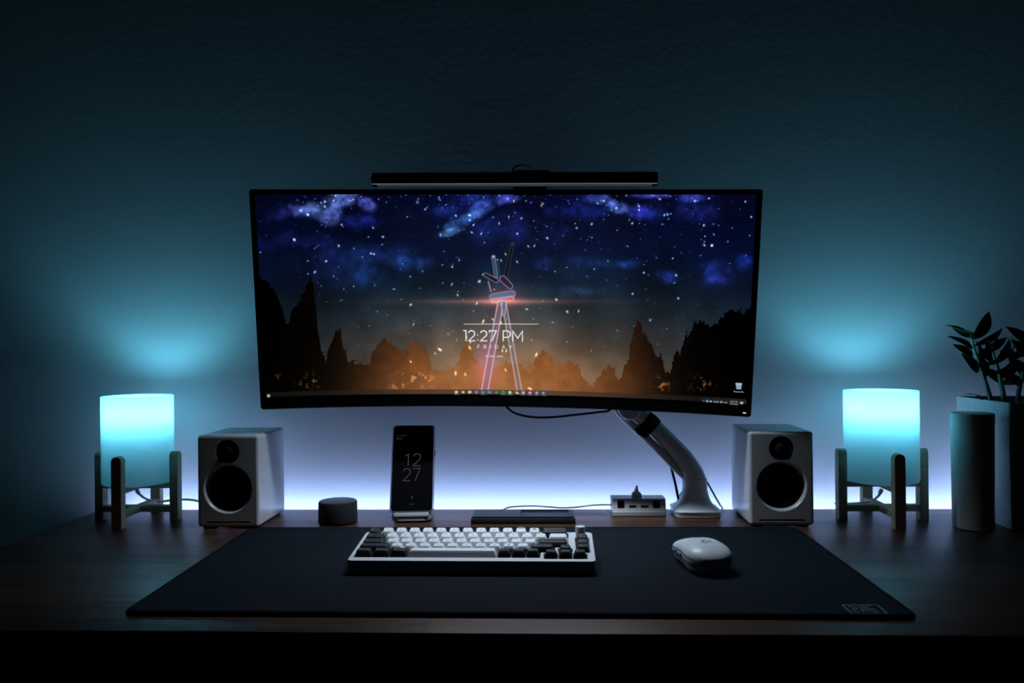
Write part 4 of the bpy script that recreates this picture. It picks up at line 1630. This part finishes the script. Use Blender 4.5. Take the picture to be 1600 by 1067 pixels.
# ------------------------------------------------------------------ planter with plant
PX, PY = 0.8020, 1.3895
pl = thing('potted_plant', 'dark leafy plant in a square speckled stone planter at the right end', 'plant', (PX, PY, DESK))
hp = .0835
bm = bmesh.new()
rings = []
for h_, z_ in ((hp - .006, 0), (hp - .0055, .002), (hp, .1975), (hp, .1995), (hp - .008, .1995), (hp - .009, .180)):
    rings.append([(x, y, z_) for x, y in rrect(h_, h_, .003, 3)])
add_loft(bm, rings, True, False)
obj('planter', bm, M['stone'], pl)
bm = bmesh.new()
NG = 20
vv = [[bm.verts.new(((i / NG - .5) * 2 * (hp - .0092), (j / NG - .5) * 2 * (hp - .0092), .183 + .006 * random.random())) for j in range(NG + 1)] for i in range(NG + 1)]
for i in range(NG):
    for j in range(NG):
        bm.faces.new((vv[i][j], vv[i + 1][j], vv[i + 1][j + 1], vv[i][j + 1]))
obj('soil', bm, M['soil'], pl)


def add_leaf(bm, base, tip, width, roll=0.0, bend=0.12, fold=0.25):
    base, tip = Vector(base), Vector(tip)
    ax = tip - base
    L_ = ax.length
    ax.normalize()
    ref = Vector((0, -1, 0))
    side = ax.cross(ref)
    if side.length < .1:
        side = ax.cross(Vector((0, 0, 1)))
    side.normalize()
    nrm = side.cross(ax).normalized()
    q = Matrix.Rotation(roll, 3, ax)
    side, nrm = q @ side, q @ nrm
    N = 12
    up_, lo_ = [], []
    for i in range(N + 1):
        t = i / N
        wv = width / 2 * (math.sin(PI * min(1, t * 1.02) ** 0.85) ** .8 if 0 < t < 1 else 0) + .0004
        c = base + ax * (L_ * t) + nrm * (bend * L_ * (math.sin(PI * t) - .15 * t))
        rw = []
        for s_ in (-1, -.5, 0, .5, 1):
            rw.append(c + side * (wv * s_) + nrm * (abs(s_) * wv * fold))
        up_.append([bm.verts.new(p + nrm * .0004) for p in rw])
        lo_.append([bm.verts.new(p - nrm * .0004) for p in rw])
    for i in range(N):
        for k in range(4):
            bm.faces.new((up_[i][k], up_[i][k + 1], up_[i + 1][k + 1], up_[i + 1][k]))
            bm.faces.new((lo_[i][k], lo_[i + 1][k], lo_[i + 1][k + 1], lo_[i][k + 1]))
        for k in (0, 4):
            bm.faces.new((up_[i][k], up_[i + 1][k], lo_[i + 1][k], lo_[i][k]))
    for e in (0, N):
        for k in range(4):
            bm.faces.new((up_[e][k], up_[e][k + 1], lo_[e][k + 1], lo_[e][k]))
    return bm


def pa(px, py, Y):
    return at(px, py, Y) - Vector(pl.location)


def plant_stem(path, leaves, r0=.0042):
    s = obj('stem', tube(path, [r0, r0 * .85, r0 * .6, r0 * .4], 10, 8), M['stem'], pl)
    bm = bmesh.new()
    for b_, t_, w_, ro in leaves:
        add_leaf(bm, b_, t_, w_, ro)
    obj('leaflets', bm, M['leaf'], s)


PP = .00108
Y1 = 1.365
soilz = at(1552, 640, 1.39)
plant_stem([pa(1556, 650, 1.385), pa(1545, 614, 1.382), pa(1530, 568, 1.374), pa(1522, 545, 1.368), pa(1518, 528, 1.364)],
           [(pa(1521, 530, Y1), pa(1546, 487, Y1 + .01), 19 * PP, .1), (pa(1518, 527, Y1), pa(1478, 508, Y1 + .01), 7 * PP, .9), (pa(1523, 524, Y1 - .01), pa(1488, 512, Y1 - .02), 10 * PP, -.5),
            (pa(1520, 545, Y1), pa(1481, 525, Y1 - .01), 8 * PP, .3), (pa(1520, 558, Y1), pa(1489, 538, Y1), 12 * PP, .2), (pa(1528, 582, Y1 + .01), pa(1502, 552, Y1), 14 * PP, .1),
            (pa(1522, 540, Y1), pa(1567, 513, Y1 + .02), 10 * PP, .2), (pa(1526, 556, Y1), pa(1573, 527, Y1 + .03), 12 * PP, -.1), (pa(1530, 575, Y1), pa(1523, 530, Y1 + .03), 15 * PP, .5),
            (pa(1540, 590, Y1 + .01), pa(1525, 553, Y1 + .03), 16 * PP, .2)])
plant_stem([pa(1572, 650, 1.365), pa(1567, 612, 1.362), pa(1560, 580, 1.355), pa(1553, 556, 1.350), pa(1549, 540, 1.346)],
           [(pa(1534, 571, 1.33), pa(1590, 535, 1.35), 9 * PP, .7), (pa(1545, 586, 1.33), pa(1585, 558, 1.34), 8 * PP, .7), (pa(1551, 548, 1.35), pa(1557, 525, 1.35), 10 * PP, .2),
            (pa(1549, 552, 1.345), pa(1540, 530, 1.34), 9 * PP, -.3), (pa(1556, 566, 1.35), pa(1578, 530, 1.37), 12 * PP, .1), (pa(1560, 590, 1.36), pa(1590, 566, 1.38), 14 * PP, .1),
            (pa(1562, 598, 1.37), pa(1536, 575, 1.39), 15 * PP, .2), (pa(1556, 570, 1.36), pa(1532, 548, 1.38), 13 * PP, .1)])
plant_stem([pa(1590, 650, 1.39), pa(1592, 610, 1.39), pa(1602, 570, 1.385), pa(1612, 530, 1.38), pa(1622, 505, 1.38)],
           [(pa(1610, 540, 1.385), pa(1572, 510, 1.39), 15 * PP, .1), (pa(1604, 560, 1.385), pa(1580, 530, 1.40), 16 * PP, .2), (pa(1600, 580, 1.385), pa(1575, 558, 1.38), 15 * PP, -.2),
            (pa(1595, 600, 1.385), pa(1566, 585, 1.38), 14 * PP, .1), (pa(1606, 570, 1.385), pa(1640, 540, 1.38), 15 * PP, .1), (pa(1612, 545, 1.385), pa(1650, 515, 1.38), 15 * PP, .1),
            (pa(1600, 590, 1.385), pa(1640, 570, 1.37), 15 * PP, .1), (pa(1618, 520, 1.385), pa(1600, 490, 1.37), 14 * PP, .1)])
plant_stem([pa(1600, 655, 1.43), pa(1606, 610, 1.43), pa(1590, 575, 1.435), pa(1580, 550, 1.44)],
           [(pa(1590, 560, 1.43), pa(1562, 548, 1.43), 13 * PP, .1), (pa(1596, 590, 1.43), pa(1560, 600, 1.43), 13 * PP, .1), (pa(1600, 605, 1.42), pa(1625, 590, 1.41), 14 * PP, .1), (pa(1586, 560, 1.43), pa(1600, 535, 1.43), 14 * PP, .1)])
bm = add_leaf(bmesh.new(), pa(1535, 625, 1.368), pa(1509, 616, 1.40), 9 * PP, 1.2)
obj('drooping_leaf', bm, M['leaf'], pl)
bm = add_leaf(bmesh.new(), pa(1517, 530, Y1 - .022), pa(1521, 519, Y1 - .024), 6.5 * PP, 0.2, .05, .1)
obj('leaf_glint', bm, mat('pale_glint', (.45, .62, .5), .4), pl)  # reflection on the leaf stalk put into a small pale leaf shape

# ------------------------------------------------------------------ canister
cn = thing('canister', 'tall white cylindrical canister with a lid seam, in front of the planter', 'canister', (0.6720, 1.3265, DESK))
obj('canister_body', lathe([(0, 0), (.0285, 0), (.0298, .0015), (.0300, .004), (.0312, .1590), (.0308, .1594), (0, .1594)], 64), M['canister'], cn)
obj('lid', lathe([(0, .1596), (.0309, .1596), (.0313, .1600), (.0316, .1805), (.0310, .1825), (.0298, .1830), (0, .1833)], 64), M['canister'], cn)
